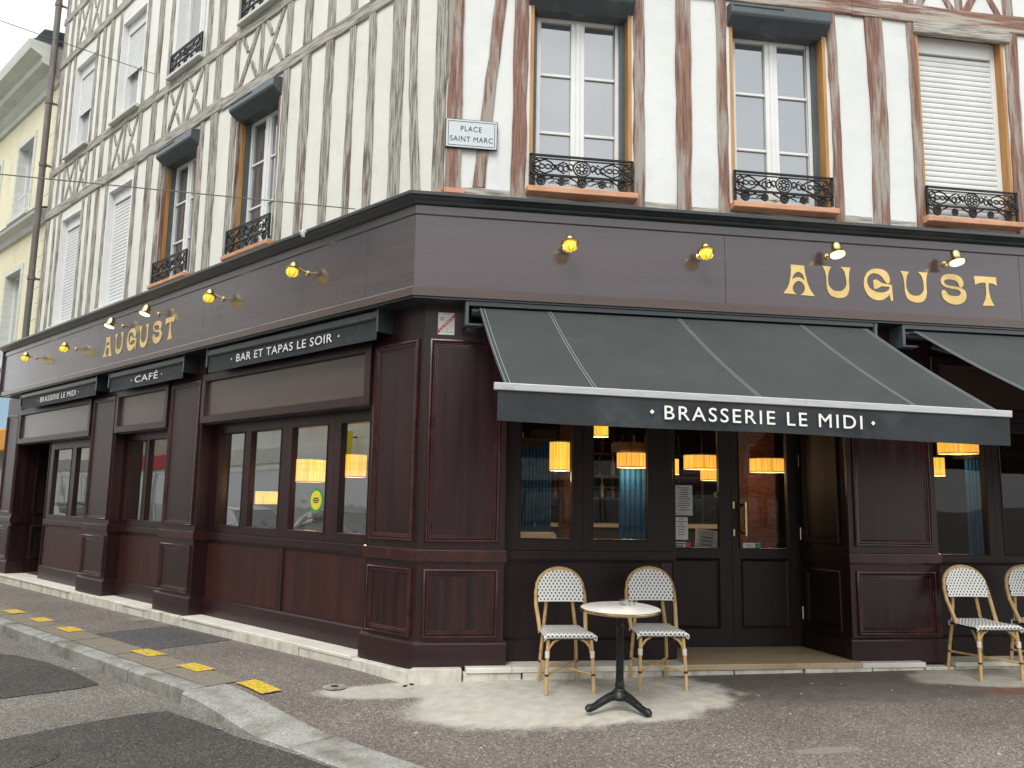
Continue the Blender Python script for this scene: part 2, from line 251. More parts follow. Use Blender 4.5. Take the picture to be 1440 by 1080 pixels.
# ------------------------------------------------------------------ mesh helpers
class MB:
    def __init__(s): s.v = []; s.f = []; s.uv = None
    def box(s, x0, x1, y0, y1, z0, z1):
        if x0 > x1: x0, x1 = x1, x0
        b = len(s.v); s.v += [(x, y, z) for z in (z0, z1) for x, y in ((x0, y0), (x1, y0), (x1, y1), (x0, y1))]
        s.f += [[b+i for i in q] for q in ((3, 2, 1, 0), (4, 5, 6, 7), (0, 1, 5, 4), (1, 2, 6, 5), (2, 3, 7, 6), (3, 0, 4, 7))]; return s
    def plan(s, poly, z0, z1):                         # polygon in x,y extruded in z
        b = len(s.v); n = len(poly); s.v += [(x, y, z0) for x, y in poly] + [(x, y, z1) for x, y in poly]
        s.f += [[b+n-1-i for i in range(n)], [b+n+i for i in range(n)]] + [[b+i, b+(i+1) % n, b+n+(i+1) % n, b+n+i] for i in range(n)]; return s
    def slab(s, poly, y0, y1):                         # polygon in x,z extruded in y
        b = len(s.v); n = len(poly); s.v += [(x, y0, z) for x, z in poly] + [(x, y1, z) for x, z in poly]
        s.f += [[b+i for i in range(n)], [b+n+n-1-i for i in range(n)]] + [[b+(i+1) % n, b+i, b+n+i, b+n+(i+1) % n] for i in range(n)]; return s
    def sweep(s, prof, xa, xb, ka=0, kb=0):            # (y,z) profile along x; ends sheared by k*y (mitre)
        b = len(s.v); n = len(prof)
        s.v += [(xa+ka*y, y, z) for y, z in prof] + [(xb+kb*y, y, z) for y, z in prof]
        s.f += [[b+i for i in range(n)], [b+2*n-1-i for i in range(n)]] + [[b+(i+1) % n, b+i, b+n+i, b+n+(i+1) % n] for i in range(n)]; return s
    def frame(s, x0, x1, z0, z1, prof):                # (inset,y) profile mitred round a rectangle
        if x0 > x1: x0, x1 = x1, x0
        b = len(s.v); n = len(prof)
        for i, y in prof: s.v += [(x0+i, y, z0+i), (x1-i, y, z0+i), (x1-i, y, z1-i), (x0+i, y, z1-i)]
        for k in range(n-1):
            for c in range(4):
                d = (c+1) % 4; s.f.append([b+4*k+c, b+4*k+d, b+4*k+4+d, b+4*k+4+c])
        return s
    def tube(s, pts, r, n=8, closed=False, flat=None):
        pts = [Vector(p) for p in pts]; m = len(pts); b = len(s.v); rr = r if isinstance(r, (list, tuple)) else [r]*m
        pv = None
        for i, p in enumerate(pts):
            t = (pts[(i+1) % m]-pts[i-1]) if closed else (pts[min(i+1, m-1)]-pts[max(i-1, 0)]); t.normalize()
            if pv is None:
                q = Vector((0, 0, 1)) if abs(t.z) < .9 else Vector((1, 0, 0)); pv = (q-t*q.dot(t)).normalized()
            else: pv = (pv-t*pv.dot(t)).normalized()
            w = t.cross(pv)
            for k in range(n):
                a = 2*math.pi*k/n; s.v.append(tuple(p+(pv*math.cos(a)+w*math.sin(a))*rr[i]))
        for i in range(m if closed else m-1):
            j = (i+1) % m
            for k in range(n): s.f.append([b+i*n+k, b+i*n+(k+1) % n, b+j*n+(k+1) % n, b+j*n+k])
        if not closed: s.f += [[b+n-1-k for k in range(n)], [b+(m-1)*n+k for k in range(n)]]
        return s
    def lathe(s, prof, n=20, c=(0, 0, 0), M=None):
        b = len(s.v); m = len(prof)
        for r, z in prof:
            for k in range(n):
                a = 2*math.pi*k/n; p = Vector((r*math.cos(a), r*math.sin(a), z))
                if M is not None: p = M @ p
                s.v.append(tuple(p+Vector(c)))
        for i in range(m-1):
            for k in range(n): s.f.append([b+i*n+k, b+i*n+(k+1) % n, b+(i+1)*n+(k+1) % n, b+(i+1)*n+k])
        if prof[0][0] > 1e-6: s.f.append([b+n-1-k for k in range(n)])
        if prof[-1][0] > 1e-6: s.f.append([b+(m-1)*n+k for k in range(n)])
        return s
    def mesh(s, name, mat, smooth=False, bevel=0., seg=1):
        me = bpy.data.meshes.new(name); me.from_pydata(s.v, [], s.f)
        if s.uv:
            l = me.uv_layers.new(name='UVMap')
            for lp in me.loops: l.data[lp.index].uv = s.uv[lp.vertex_index]
        bm = bmesh.new(); bm.from_mesh(me)
        bmesh.ops.remove_doubles(bm, verts=bm.verts, dist=1e-6)
        bmesh.ops.recalc_face_normals(bm, faces=bm.faces)
        if bevel: bmesh.ops.bevel(bm, geom=[e for e in bm.edges if len(e.link_faces) == 2 and e.calc_face_angle(0) > .5], offset=bevel, segments=seg, affect='EDGES', clamp_overlap=True)
        bm.to_mesh(me); bm.free()
        me.materials.append(MATS[mat])
        if smooth: me.shade_smooth(); me.set_sharp_from_angle(angle=R(40))
        return me
    def build(s, name, mat, parent=None, smooth=False, bevel=0., seg=1, label=None):
        return link(name, s.mesh(name, mat, smooth, bevel, seg), parent, label)
def link(name, me, parent=None, label=None):
    o = bpy.data.objects.new(name, me); COL.objects.link(o)
    if parent is not None: o.parent = parent
    if label: o['label'] = label
    return o
def thing(name, label, cat, M=None, group=None):
    o = bpy.data.objects.new(name, None); COL.objects.link(o); o.empty_display_size = .1
    if M is not None: o.matrix_world = M
    o['label'] = label; o['category'] = cat
    if group: o['group'] = group
    return o
def tag(o, label, cat, group=None):
    o['label'] = label; o['category'] = cat
    if group: o['group'] = group
    return o
def struct(o): o['kind'] = 'structure'; return o
def T(x, y, z): return Matrix.Translation((x, y, z))
def RZ(a): return Matrix.Rotation(a, 4, 'Z')
def copy_tree(o, parent=None):
    c = o.copy(); COL.objects.link(c)
    if parent is not None: c.parent = parent
    for ch in list(o.children): copy_tree(ch, c)
    return c
def text_mesh(txt, x0, x1, zc, h, y, mat, name, parent, offset=0., ital=0., thick=.002, rot=0., spacing=1.):
    cu = bpy.data.curves.new('t', 'FONT'); cu.body = txt; cu.bevel_depth = offset; cu.bevel_resolution = 0; cu.space_character = spacing; cu.resolution_u = 4; cu.shear = ital
    ob = bpy.data.objects.new('t', cu); COL.objects.link(ob)
    dg = bpy.context.evaluated_depsgraph_get(); me = bpy.data.meshes.new_from_object(ob.evaluated_get(dg))
    bpy.data.objects.remove(ob)
    xs = [v.co.x for v in me.vertices]; ys = [v.co.y for v in me.vertices]; a, b_, c, d = min(xs), max(xs), min(ys), max(ys)
    cap = .70 if d-c > .55 else d-c                      # keep accents above the cap height
    if 'É' not in txt: cap = d-c; base = c
    else: base = c
    for v in me.vertices:
        dz_ = v.co.z*(x1-x0)/(b_-a)*.6; X = x0+(v.co.x-a)/(b_-a)*(x1-x0); Z = zc-h/2+(v.co.y-base)/cap*h
        if rot:
            cx = (x0+x1)/2; X, Z = cx+(X-cx)*math.cos(rot)-(Z-zc)*math.sin(rot), zc+(X-cx)*math.sin(rot)+(Z-zc)*math.cos(rot)
        v.co = (X, y-dz_, Z)
    me.materials.append(MATS[mat])
    if ' ' not in txt or rot: return [link(name, me, parent)]
    n_w = txt.count(' '); bm = bmesh.new(); bm.from_mesh(me); xs_ = sorted({round(v.co.x, 5) for v in bm.verts})
    iv = sorted((min(v.co.x for v in f.verts), max(v.co.x for v in f.verts)) for f in bm.faces); gaps = []; hi = iv[0][1]
    for a_, b2 in iv:
        if a_ > hi: gaps.append((a_-hi, (a_+hi)/2))
        hi = max(hi, b2)
    cuts = sorted(g[1] for g in sorted(gaps, reverse=True)[:n_w]); bm.free(); out = []
    for k in range(n_w+1):
        lo_, hi_ = (cuts[k-1] if k else -1e9), (cuts[k] if k < n_w else 1e9)
        bm = bmesh.new(); bm.from_mesh(me); bmesh.ops.delete(bm, geom=[f for f in bm.faces if not lo_ < f.calc_center_median().x < hi_], context='FACES')
        m2 = bpy.data.meshes.new(name); bm.to_mesh(m2); bm.free(); m2.materials.append(MATS[mat]); out.append(link(name, m2, parent))
    return out
def diamond(x, z, r, y, mat, name, parent):
    return MB().slab([(x-r, z), (x, z-r), (x+r, z), (x, z+r)], y-.002, y).build(name, mat, parent)

# ================================================================== SETTING: ground
def sstep(t): t = max(0., min(1., t)); return t*t*(3-2*t)
def pav_z(s, n):
    P = SN(s, n); return gz(P.x, P.y) - .112*sstep((1.0-s)/1.5)*sstep((n+.75)/1.65)
def sheet(name, mat, s_list, n_list, zf, parent=None):
    b = MB()
    for s in s_list:
        for n in n_list: P = SN(s, n); b.v.append((P.x, P.y, zf(s, n)))
    k = len(n_list)
    for i in range(len(s_list)-1):
        for j in range(k-1): b.f.append([i*k+j, i*k+j+1, (i+1)*k+j+1, (i+1)*k+j])
    o = b.build(name, mat, parent)
    bm = bmesh.new(); bm.from_mesh(o.data)
    for f in bm.faces:
        if f.normal.z < 0: f.normal_flip()
    bm.to_mesh(o.data); bm.free()
    return o
def rng(a, b, st): n = max(1, round((b-a)/st)); return [a+(b-a)*i/n for i in range(n+1)]
road = MB(); Q = 260
road.v = [(x, y, gz(x, y)-.122) for x, y in ((-Q, -Q), (Q, -Q), (Q, Q), (-Q, Q))]; road.f = [[0, 1, 2, 3]]
road = struct(road.build('road', 'road_asphalt'))
KI, KO = .95, 1.25                                    # kerb: distance of its back and front edge from the left fascia
pavement = struct(sheet('pavement', 'pavement_asphalt', rng(-16, -3, 1)+rng(-2.8, 2, .2)+rng(2.5, 60, 1.5), rng(-20, -4, 2)+rng(-3.5, -1, .5)+rng(-.9, KI, .185/2), pav_z))
# kerb stones
kerb = bpy.data.objects.new('kerb', None); COL.objects.link(kerb); kerb['kind'] = 'structure'
def kerb_top(s): return -.125*sstep((1.02-s)/1.5)
edges = [26, 22, 18.5, 15.2, 12.4, 10.3, 8.5, 7.0, 5.75, 4.45, 3.3, 2.2, 1.04, -.50, -1.55, -2.5, -3.5, -4.6, -5.8, -7, -8.4, -10, -12]
for i in range(len(edges)-1):
    a, c = edges[i], edges[i+1]; a -= .008; c += .008
    b = MB(); st = rng(c, a, .25); drop = a < 1.1; n0 = KI+.004; n1 = KO+(.06 if c < .9 else 0)
    jit = random.uniform(-.006, .006)
    for s in st:
        P0, P1 = SN(s, n0), SN(s, n1+jit); zt = kerb_top(s)
        z0 = pav_z(s, KI)+.006; z1 = gz(P1.x, P1.y)+max(zt, -.118)+random.uniform(-.003, .003)
        ch = .022
        Pc = SN(s, n1+jit-ch)
        b.v += [(P0.x, P0.y, z0-.3), (P0.x, P0.y, z0), (Pc.x, Pc.y, z1+.004), (P1.x, P1.y, z1-.016), (P1.x, P1.y, z0-.3)]
    m5 = len(st)
    for k in range(m5-1):
        for q in range(5): b.f.append([k*5+q, k*5+(q+1) % 5, (k+1)*5+(q+1) % 5, (k+1)*5+q])
    b.f += [[0, 1, 2, 3, 4], [(m5-1)*5+q for q in (4, 3, 2, 1, 0)]]
    b.build('kerb_stone', 'granite', kerb, True)
# strip of brown setts behind the kerb, and the ground marks
for i, (a, c) in enumerate(((13, 10.4), (10.4, 8), (8, 6.6), (6.6, 5.3), (5.3, 4.0), (4.0, 2.9), (2.9, 1.9), (1.9, 1.02))):
    sheet('edging_stone', 'granite_brown', rng(c+.012, a-.012, .4), [KI-.17+random.uniform(-.012, .012), KI+.10, KI+.16], lambda s, n: pav_z(s, min(n, KI))+.0085, pavement)
sheet('asphalt_patch', 'patch_asphalt', rng(2.95, 4.35, .2), rng(-.12, .76, .2), lambda s, n: pav_z(s, n)+.004, pavement)
for a in (.78, 1.80, 2.78, 4.80, 5.82, 6.84, 7.9, 8.95, 10):
    h = .2 + random.uniform(-.015, .015)
    nn = .765 + random.uniform(-.015, .015)
    if a < 1.5: nn -= .045
    sheet('yellow_dash', 'yellow_paint', rng(a-h, a+h, .12), rng(nn-.01, nn+.165, .09), lambda s, n: pav_z(s, n)+.0135, pavement)
vv = MB().lathe([(0, .006), (.035, .006), (.036, .012), (.085, .012), (.10, .004)], 20); P = SN(.43, .32); vv.build('valve_cover', 'granite', pavement, True).location = (P.x, P.y, pav_z(.43, .32))
P = SN(.43, .32); MB().lathe([(0, .014), (.03, .014), (.034, .008)], 10).build('valve_hole', 'gap', pavement).location = (P.x, P.y, pav_z(.43, .32))
MB().box(-.16, .16, -.1, .1, .002, .012).build('access_cover', 'granite_brown', pavement).matrix_local = T(*SN(5.1, .0)[:2], pav_z(5.1, .0)-.002) @ ML
def roadpoly(name, pts, mat):
    b = MB(); b.v = []
    for px, py in pts:
        v = ray(px, py); n = Vector((-.009, 0, 1)); t = (-.116-CAM.dot(n))/v.dot(n); p = CAM+v*t; b.v.append(tuple(p))
    b.f = [list(range(len(pts)))]; o = b.build(name, mat, road)
    if o.data.polygons[0].normal.z < 0: o.data.flip_normals()
    return o
roadpoly('dark_patch', [(-260, 985), (-60, 915), (20, 921), (62, 930), (104, 944), (139, 962), (110, 968), (40, 977), (0, 982), (-120, 1010)], 'road_dark')
roadpoly('dark_patch', [(-300, 1180), (-200, 1060), (0, 1040), (120, 1016), (200, 1003), (236, 1000), (300, 1022), (330, 1035), (420, 1062), (520, 1100), (700, 1170), (760, 1300), (300, 1400)], 'road_dark')
MB().lathe([(0, .012), (.24, .012), (.27, .004)], 24).build('manhole_cover', 'road_dark', road, True).location = Vector(( *(CAM+ray(15, 1066)*(-(CAM.z+.13)/ray(15, 1066).z))[:2], -.135))
# little things lying about: cigarette ends, pale litter flecks
fl = MB()
for i in range(150):
    x, y = random.uniform(-4.5, 6.5), random.uniform(-3.2, 2.5); P = Vector((x, y, 0)); s, n = P.dot(UL), P.dot(NL)
    if y > -.15 and n < -.1: continue
    z = (pav_z(s, n) if n < KI else gz(x, y)-.122 if n > KO+.1 else None)
    if z is None: continue
    r = random.uniform(.004, .014); a = random.uniform(0, 6.3)
    fl.plan([(x+r*math.cos(a+q)*random.uniform(.5, 1.1), y+r*math.sin(a+q)*random.uniform(.4, .9)) for q in (0, 1.3, 2.5, 3.6, 5)], z+.001, z+.004)
f = fl.build('ground_flecks', 'binding'); f['kind'] = 'stuff'; f['label'] = 'pale flecks and old chewing gum spotted over the pavement and road'; f['category'] = 'litter'
for i, (px, py) in enumerate(((567, 967), (576, 964))):
    v = ray(px, py); t = -CAM.z/v.z; p = CAM+v*t
    o = MB().tube([(0, 0, 0), (.03, .02*(1-2*i), 0)], .008, 7).build('cigarette_end', 'dark_print'); o.location = (p.x, p.y, .011)
    tag(o, ('small dark stub on the pavement by the corner stone, left of two', 'small dark stub nearest the corner stone, right of two')[i], 'stub', 'stubs on the pavement')

# ================================================================== the timber framed building above the shop
WD = .55                                              # wall plane inset
WC = KM*WD
TOPZ = 12.6
house = thing('timber_framed_house', 'old half timbered corner house with white plaster panels above the dark shopfront', 'house')
def sub(name): e = bpy.data.objects.new(name, None); return e
def wall_holes(name, x0, x1, z0, z1, holes, M, mat, mitre):
    xs = sorted({x0, x1, *[h[0] for h in holes], *[h[1] for h in holes]}); zs = sorted({z0, z1, *[h[2] for h in holes], *[h[3] for h in holes]})
    b = MB()
    for i in range(len(xs)-1):
        for j in range(len(zs)-1):
            cx, cz = (xs[i]+xs[i+1])/2, (zs[j]+zs[j+1])/2
            if any(h[0] < cx < h[1] and h[2] < cz < h[3] for h in holes): continue
            q = len(b.v); b.v += [(xs[i], WD, zs[j]), (xs[i+1], WD, zs[j]), (xs[i+1], WD, zs[j+1]), (xs[i], WD, zs[j+1])]; b.f.append([q, q+1, q+2, q+3])
    for h in holes:
        q = len(b.v)
        b.v += [(h[0], WD, h[2]), (h[1], WD, h[2]), (h[1], WD, h[3]), (h[0], WD, h[3])] + [(h[0], WD+.30, h[2]), (h[1], WD+.30, h[2]), (h[1], WD+.30, h[3]), (h[0], WD+.30, h[3])]
        b.f += [[q+a, q+(a+1) % 4, q+4+(a+1) % 4, q+4+a] for a in range(4)] + [[q+4, q+5, q+6, q+7]]
    o = b.build(name, mat, house); o.matrix_local = M; return o
HR = [(1.08, 2.11, 4.47, 6.62), (3.15, 4.21, 4.47, 6.62), (5.25, 6.30, 4.47, 6.62), (7.4, 8.45, 4.47, 6.62), (1.08, 2.11, 7.8, 9.6), (3.15, 4.21, 7.8, 9.6), (5.25, 6.3, 7.8, 9.6), (7.4, 8.45, 7.8, 9.6)]
HLs = [(3.38, 4.46, 4.55, 6.66), (5.58, 6.70, 4.55, 6.66), (7.84, 8.86, 4.50, 6.56), (10.09, 11.12, 4.50, 6.58), (3.42, 4.46, 7.80, 9.62), (5.6, 6.64, 7.80, 9.62), (7.83, 8.88, 7.78, 9.62), (10.04, 11.13, 7.80, 9.62)]
HL = [(-b, -a, c, d) for a, b, c, d in HLs]
wall_holes('plaster_wall', WC, 9.6, 4.12, TOPZ, HR, MR, 'plaster', 1)
wall_holes('plaster_wall', -12.05, -WC, 4.12, TOPZ, HL, ML, 'plaster_warm', 1)
# body behind the walls, roof
ins = lambda d: (-UL*0)+Vector((KM*d, d, 0))
c0 = ins(WD+.33); e_r = Vector((9.6, WD+.33, 0)); e_l = UL*12.05 - NL*(WD+.33); back = Vector((9.6, 9.0, 0)); bl = e_l+Vector((5, 4, 0))
MB().plan([(p.x, p.y) for p in (c0, e_r, back, bl, e_l)], 4.2, TOPZ).build('core_wall', 'plaster', house)
ends = MB(); ends.plan([(p.x, p.y) for p in (UL*12.05-NL*(WD-.0), UL*12.052-NL*(WD-.0), UL*12.052-NL*6, UL*12.05-NL*6)], 0, TOPZ+1.5).build('gable_wall', 'plaster_warm', house)
rf = MB(); ov = [Vector((KM*(WD-.5), WD-.5, 0)), Vector((9.8, WD-.5, 0)), Vector((9.8, 9.2, 0)), bl+Vector((.3, .3, 0)), UL*12.2-NL*(WD-.5)]
rg = [p.lerp(Vector((2.2, 6.2, 0)), .72) for p in ov]
rf.v = [(p.x, p.y, TOPZ) for p in ov]+[(p.x, p.y, TOPZ+2.8) for p in rg]; rf.f = [[i, (i+1) % 5, 5+(i+1) % 5, 5+i] for i in range(5)]+[[9, 8, 7, 6, 5], [0, 1, 2, 3, 4]]
rf.build('roof', 'slate_roof', house)
# timbers: slightly wavy boards standing proud of the plaster
def timber(name, M, x0a, x1a, za, x0b, x1b, zb, mat, y=None, th=.022, wob=.008, bow=0.):
    """upright or leaning timber: bottom edge x0a..x1a at za, top edge x0b..x1b at zb"""
    b = MB(); n = max(3, int(abs(zb-za)/.22)); y0 = WD-th+random.uniform(-.004, .004); y1 = WD+.03
    for i in range(n+1):
        t = i/n; z = za+(zb-za)*t; bo = bow*math.sin(math.pi*t)
        xl = x0a+(x0b-x0a)*t+bo+random.uniform(-wob, wob); xr = x1a+(x1b-x1a)*t+bo+random.uniform(-wob, wob)
        b.v += [(xl, y1, z), (xl+.003, y0+.006, z), (xl+.012, y0, z), (xr-.012, y0, z), (xr-.003, y0+.006, z), (xr, y1, z)]
    for i in range(n):
        for k in range(5): q = i*6+k; b.f.append([q, q+1, q+7, q+6])
    b.f += [[5, 4, 3, 2, 1, 0], [n*6+k for k in range(6)]]
    o = b.build(name, mat, house); o.matrix_local = M; return o
def beam(name, M, xa, xb, z0, z1, mat, th=.03, wob=.01, ka=0, kb=0, slope=0.):
    b = MB(); n = max(3, int(abs(xb-xa)/.35)); y0 = WD-th+random.uniform(-.003, .003); y1 = WD+.03
    for i in range(n+1):
        t = i/n; x = xa+(xb-xa)*t; w0 = 0 if i in (0, n) else random.uniform(-wob, wob); w1 = 0 if i in (0, n) else random.uniform(-wob, wob)
        k = ka*(1-t)+kb*t if i in (0, n) else 0; dz = slope*t
        b.v += [(x+k*(y-WD), y, z+dz) for y, z in ((y1, z0+w0), (y0+.006, z0+w0+.003), (y0, z0+w0+.012), (y0, z1+w1-.012), (y0+.006, z1+w1-.003), (y1, z1+w1))]
    for i in range(n):
        for k in range(5): q = i*6+k; b.f.append([q, q+1, q+7, q+6])
    b.f += [[5, 4, 3, 2, 1, 0], [n*6+k for k in range(6)]]
    o = b.build(name, mat, house); o.matrix_local = M; return o
def brace(M, xa, za, xb, zb, w, mat):
    d = Vector((xb-xa, zb-za)).normalized(); hw = w/2/abs(d.y)
    timber('timber_brace', M, xa-hw, xa+hw, za, xb-hw, xb+hw, zb, mat, th=.016, wob=.006)
# --- right face (red-brown paint flaking off)
ZB, ZA0, ZA1 = 4.14, 6.65, 6.85
timber('corner_post', MR, WC, .425, ZB, WC, .415, ZA0, 'timber_red', th=.03)
brace(MR, .60, 4.44, .80, 6.66, .115, 'timber_red')
for a, c, e, f, k in ((.905, 1.05, .915, 1.06, 0), (2.125, 2.24, 2.125, 2.25, 0), (2.57, 2.725, 2.57, 2.735, 0), (3.01, 3.125, 3.0, 3.12, 0), (4.24, 4.345, 4.215, 4.33, .02), (4.66, 4.85, 4.665, 4.865, .03), (5.15, 5.245, 5.15, 5.25, .015), (6.31, 6.45, 6.32, 6.47, 0), (6.85, 7.02, 6.84, 7.0, 0), (7.24, 7.38, 7.24, 7.38, 0), (8.47, 8.6, 8.47, 8.6, 0), (9.1, 9.3, 9.1, 9.3, 0)):
    timber('timber_post', MR, a, c, ZB, e, f, ZA0, 'timber_red', bow=k)
gaps = [.425, .905, 1.05, None, 2.24, 2.57, 2.725, 3.01, None, None, 4.345, 4.66, 4.85, 5.15, None, None, 6.45, 6.85]
for a, c in ((.425, .905), (2.24, 2.57), (2.725, 3.01), (4.345, 4.66), (4.85, 5.15), (6.45, 6.85), (7.02, 7.24)):
    beam('sill_plate', MR, a+.004, c-.004, 4.14, 4.43+random.uniform(-.02, .02), 'timber_grey_h', th=.014, wob=.005)
for a, c in ((1.05, 2.125), (3.125, 4.24), (5.245, 6.31)): beam('sill_plate', MR, a+.004, c-.004, 4.14, 4.42, 'timber_red_h', th=.012, wob=.004)
beam('floor_beam', MR, WC, 4.52, ZA0, ZA1, 'timber_red_h', ka=KM); beam('floor_beam', MR, 4.525, 9.6, ZA0-.01, ZA1+.0, 'timber_red_h')
beam('floor_beam', MR, WC, 9.6, 7.58, 7.76, 'timber_red_h', ka=KM); beam('floor_beam', MR, WC, 9.6, 9.88, 10.05, 'timber_red_h', ka=KM)
def upper_band(M, sgn, z0, z1, posts, xs, mat):
    for p, w_ in posts: timber('timber_post', M, p-w_/2, p+w_/2, z0, p-w_/2, p+w_/2, z1, mat, th=.018)
    for a, c in xs:
        a, c = min(a, c), max(a, c); mid = (a+c)/2; g = .05
        timber('timber_post', M, mid-.045, mid+.045, z0, mid-.045, mid+.045, z1, mat, th=.02)
        for l, r_ in ((a+.05, mid-.09), (mid+.09, c-.05)):
            brace(M, l, z0, r_, z1, .085, mat)
            b = MB(); zm = (z0+z1)/2
            for (za, zb) in ((z0, zm-.09), (zm+.09, z1)):
                ta, tb = (za-z0)/(z1-z0), (zb-z0)/(z1-z0); brace(M, r_+(l-r_)*ta, za, r_+(l-r_)*tb, zb, .075, mat)
pr = [(.345, .15), (.98, .14), (2.19, .12), (2.65, .15), (3.07, .12), (4.28, .12), (4.76, .18), (5.2, .12), (6.39, .14), (6.93, .16), (7.31, .14), (8.53, .13), (9.2, .18)]
upper_band(MR, 1, ZA1, 7.58, pr, [(1.05, 2.13), (3.13, 4.22), (5.26, 6.32), (7.38, 8.46)], 'timber_red')
for z0, z1 in ((7.76, 9.88), (10.05, TOPZ)): upper_band(MR, 1, z0, z1, pr, [], 'timber_red')
# --- left face (weathered grey)
timber('corner_post', ML, -.44, -WC, ZB, -.43, -WC, 6.72, 'timber_grey', th=.03)
g1 = [(.645, .13, .02), (1.05, .19, 0), (1.505, .15, .01), (1.885, .135, 0), (2.33, .155, 0), (2.82, .18, 0), (3.26, .14, 0), (4.56, .12, 0), (5.10, .20, .02), (5.47, .13, 0), (6.79, .13, 0), (7.22, .19, -.02), (7.73, .12, 0), (8.95, .12, 0), (9.35, .16, 0), (9.72, .13, .02), (10.02, .1, 0), (11.2, .11, 0), (11.52, .13, .05), (11.9, .2, 0)]
for k, (s, w_, bw) in enumerate(g1):
    ln = -.0
    if k == 0: timber('timber_post', ML, -s-.065, -s+.065, ZB, -s-.15-.055, -s-.15+.055, 6.72, 'timber_grey', bow=-.05); continue
    timber('timber_post', ML, -s-w_/2, -s+w_/2, ZB, -s-w_/2+random.uniform(-.02, .02), -s+w_/2+random.uniform(-.02, .02), 6.72, 'timber_grey', bow=bw)
beam('floor_beam', ML, -4.9, -WC, 6.70, 6.87, 'timber_grey_h', kb=-KM); beam('floor_beam', ML, -9.2, -4.905, 6.72, 6.9, 'timber_grey_h'); beam('floor_beam', ML, -12.05, -9.205, 6.74, 6.92, 'timber_grey_h')
beam('floor_beam', ML, -7.15, -WC, 7.58, 7.74, 'timber_grey_h', kb=-KM); beam('floor_beam', ML, -12.05, -7.155, 7.6, 7.76, 'timber_grey_h')
beam('floor_beam', ML, -12.05, -WC, 9.88, 10.05, 'timber_grey_h', kb=-KM)
pl = [(-.36, .17)]+[(-s, w_) for s, w_, _ in g1[1:]]
xl = [(-3.34, -4.5), (-5.54, -6.72), (-7.8, -8.9), (-10.0, -11.15)]
upper_band(ML, -1, 6.88, 7.6, pl, xl, 'timber_grey'); upper_band(ML, -1, 7.75, 9.88, pl, [], 'timber_grey'); upper_band(ML, -1, 10.05, 10.85, pl, xl, 'timber_grey')
beam('floor_beam', ML, -12.05, -WC, 10.85, 11.0, 'timber_grey_h', kb=-KM); upper_band(ML, -1, 11.0, TOPZ, pl, [], 'timber_grey')
st = MB()
st.box(WC-.005, .46, WD-.045, WD-.028, 4.36, 4.405); st.build('iron_strap', 'copper_sill', house)
o = MB().box(-.42, -WC+.005, WD-.045, WD-.028, 4.36, 4.40).build('iron_strap', 'copper_sill', house); o.matrix_local = ML
# downpipe at the far end of the left face
dp = MB(); dp.tube([(-12.12, WD-.14, 4.15), (-12.12, WD-.14, 12.5)], .06, 10)
o = dp.build('downpipe', 'pipe', house, True); o.matrix_local = ML
for z in (5.6, 7.9, 9.2, 11.3):
    b = MB(); b.lathe([(.062, -.04), (.073, -.035), (.073, .035), (.062, .04)], 12, (-12.12, WD-.14, z)); b.box(-12.13, -12.11, WD-.1, WD+.05, z-.02, z+.02)
    q = b.build('pipe_collar', 'pipe', o, True)

# ------------------------------------------------------------------ upstairs windows
def guard_rail(x0, x1, z0, y, M, parent):
    b = MB(); L_ = x1-x0; h = .17
    for z in (z0+.10, z0+.10+h+.025): b.box(x0, x1, y-.012, y+.012, z-.009, z+.009)
    b.box(x0, x1, y-.008, y+.008, z0+.1+h-.01, z0+.1+h)
    for x in (x0+.01, x1-.01): b.box(x-.012, x+.012, y-.012, y+.012, z0, z0+.30)
    g = b.build('guard_rail', 'black_iron', parent); g.matrix_local = M
    o = MB(); zc = z0+.10+h/2
    def ell(cx, cz, rx, rz, n=16, r=.0085): o.tube([(cx+rx*math.cos(2*math.pi*k/n), y, cz+rz*math.sin(2*math.pi*k/n)) for k in range(n)], r, 5, True)
    def pth(p, r=.0085): o.tube([(a, y, c) for a, c in p], r, 5)
    cx = (x0+x1)/2
    ell(cx, zc, .085, .075); 
    for k in range(8): a = k*math.pi/4; ell(cx+.042*math.cos(a), zc+.038*math.sin(a), .022, .018, 8, .007)
    for sg in (-1, 1):
        c2 = cx+sg*L_*.325
        pth([(c2-.16, zc), (c2-.1, zc+.045), (c2-.03, zc+.07), (c2+.03, zc+.045), (c2+.09, zc-.02), (c2+.16, zc-.06)])
        pth([(c2-.16, zc), (c2-.1, zc-.045), (c2-.03, zc-.07), (c2+.03, zc-.045), (c2+.09, zc+.02), (c2+.16, zc+.06)])
        for dx in (-.06, 0, .06): ell(c2+dx, zc, .028, .022, 8, .008)
        for dx in (.0, .05, .1): ell(cx+sg*(.11+dx), zc+(-.01 if dx else .01), .024, .03, 8, .008)
        pth([(cx+sg*.1, zc-.03), (cx+sg*.16, zc+.05), (cx+sg*.2, zc+.02), (cx+sg*.18, zc-.01)])
        c3 = x0+.07 if sg < 0 else x1-.07
        ell(c3, zc+.03, .035, .035, 8); ell(c3, zc-.035, .03, .03, 8)
    for k in range(5):
        px_ = x0+L_*(.11+.195*k); r_ = .042 if k % 2 == 0 else .034
        zz = z0+.10-.045-r_*.4
        ell(px_, zz, r_, r_, 12, .008)
        for q in range(6): a = q*math.pi/3; ell(px_+.02*math.cos(a), zz+.02*math.sin(a), .012, .012, 6, .007)
        if k % 2 == 0:
            pth([(px_-.12, z0+.085), (px_-.085, z0+.07), (px_-.045, z0+.045), (px_-.03, z0+.09)]); pth([(px_+.12, z0+.085), (px_+.085, z0+.07), (px_+.045, z0+.045), (px_+.03, z0+.09)])
    o.build('scrollwork', 'black_iron', g, True)
    return g
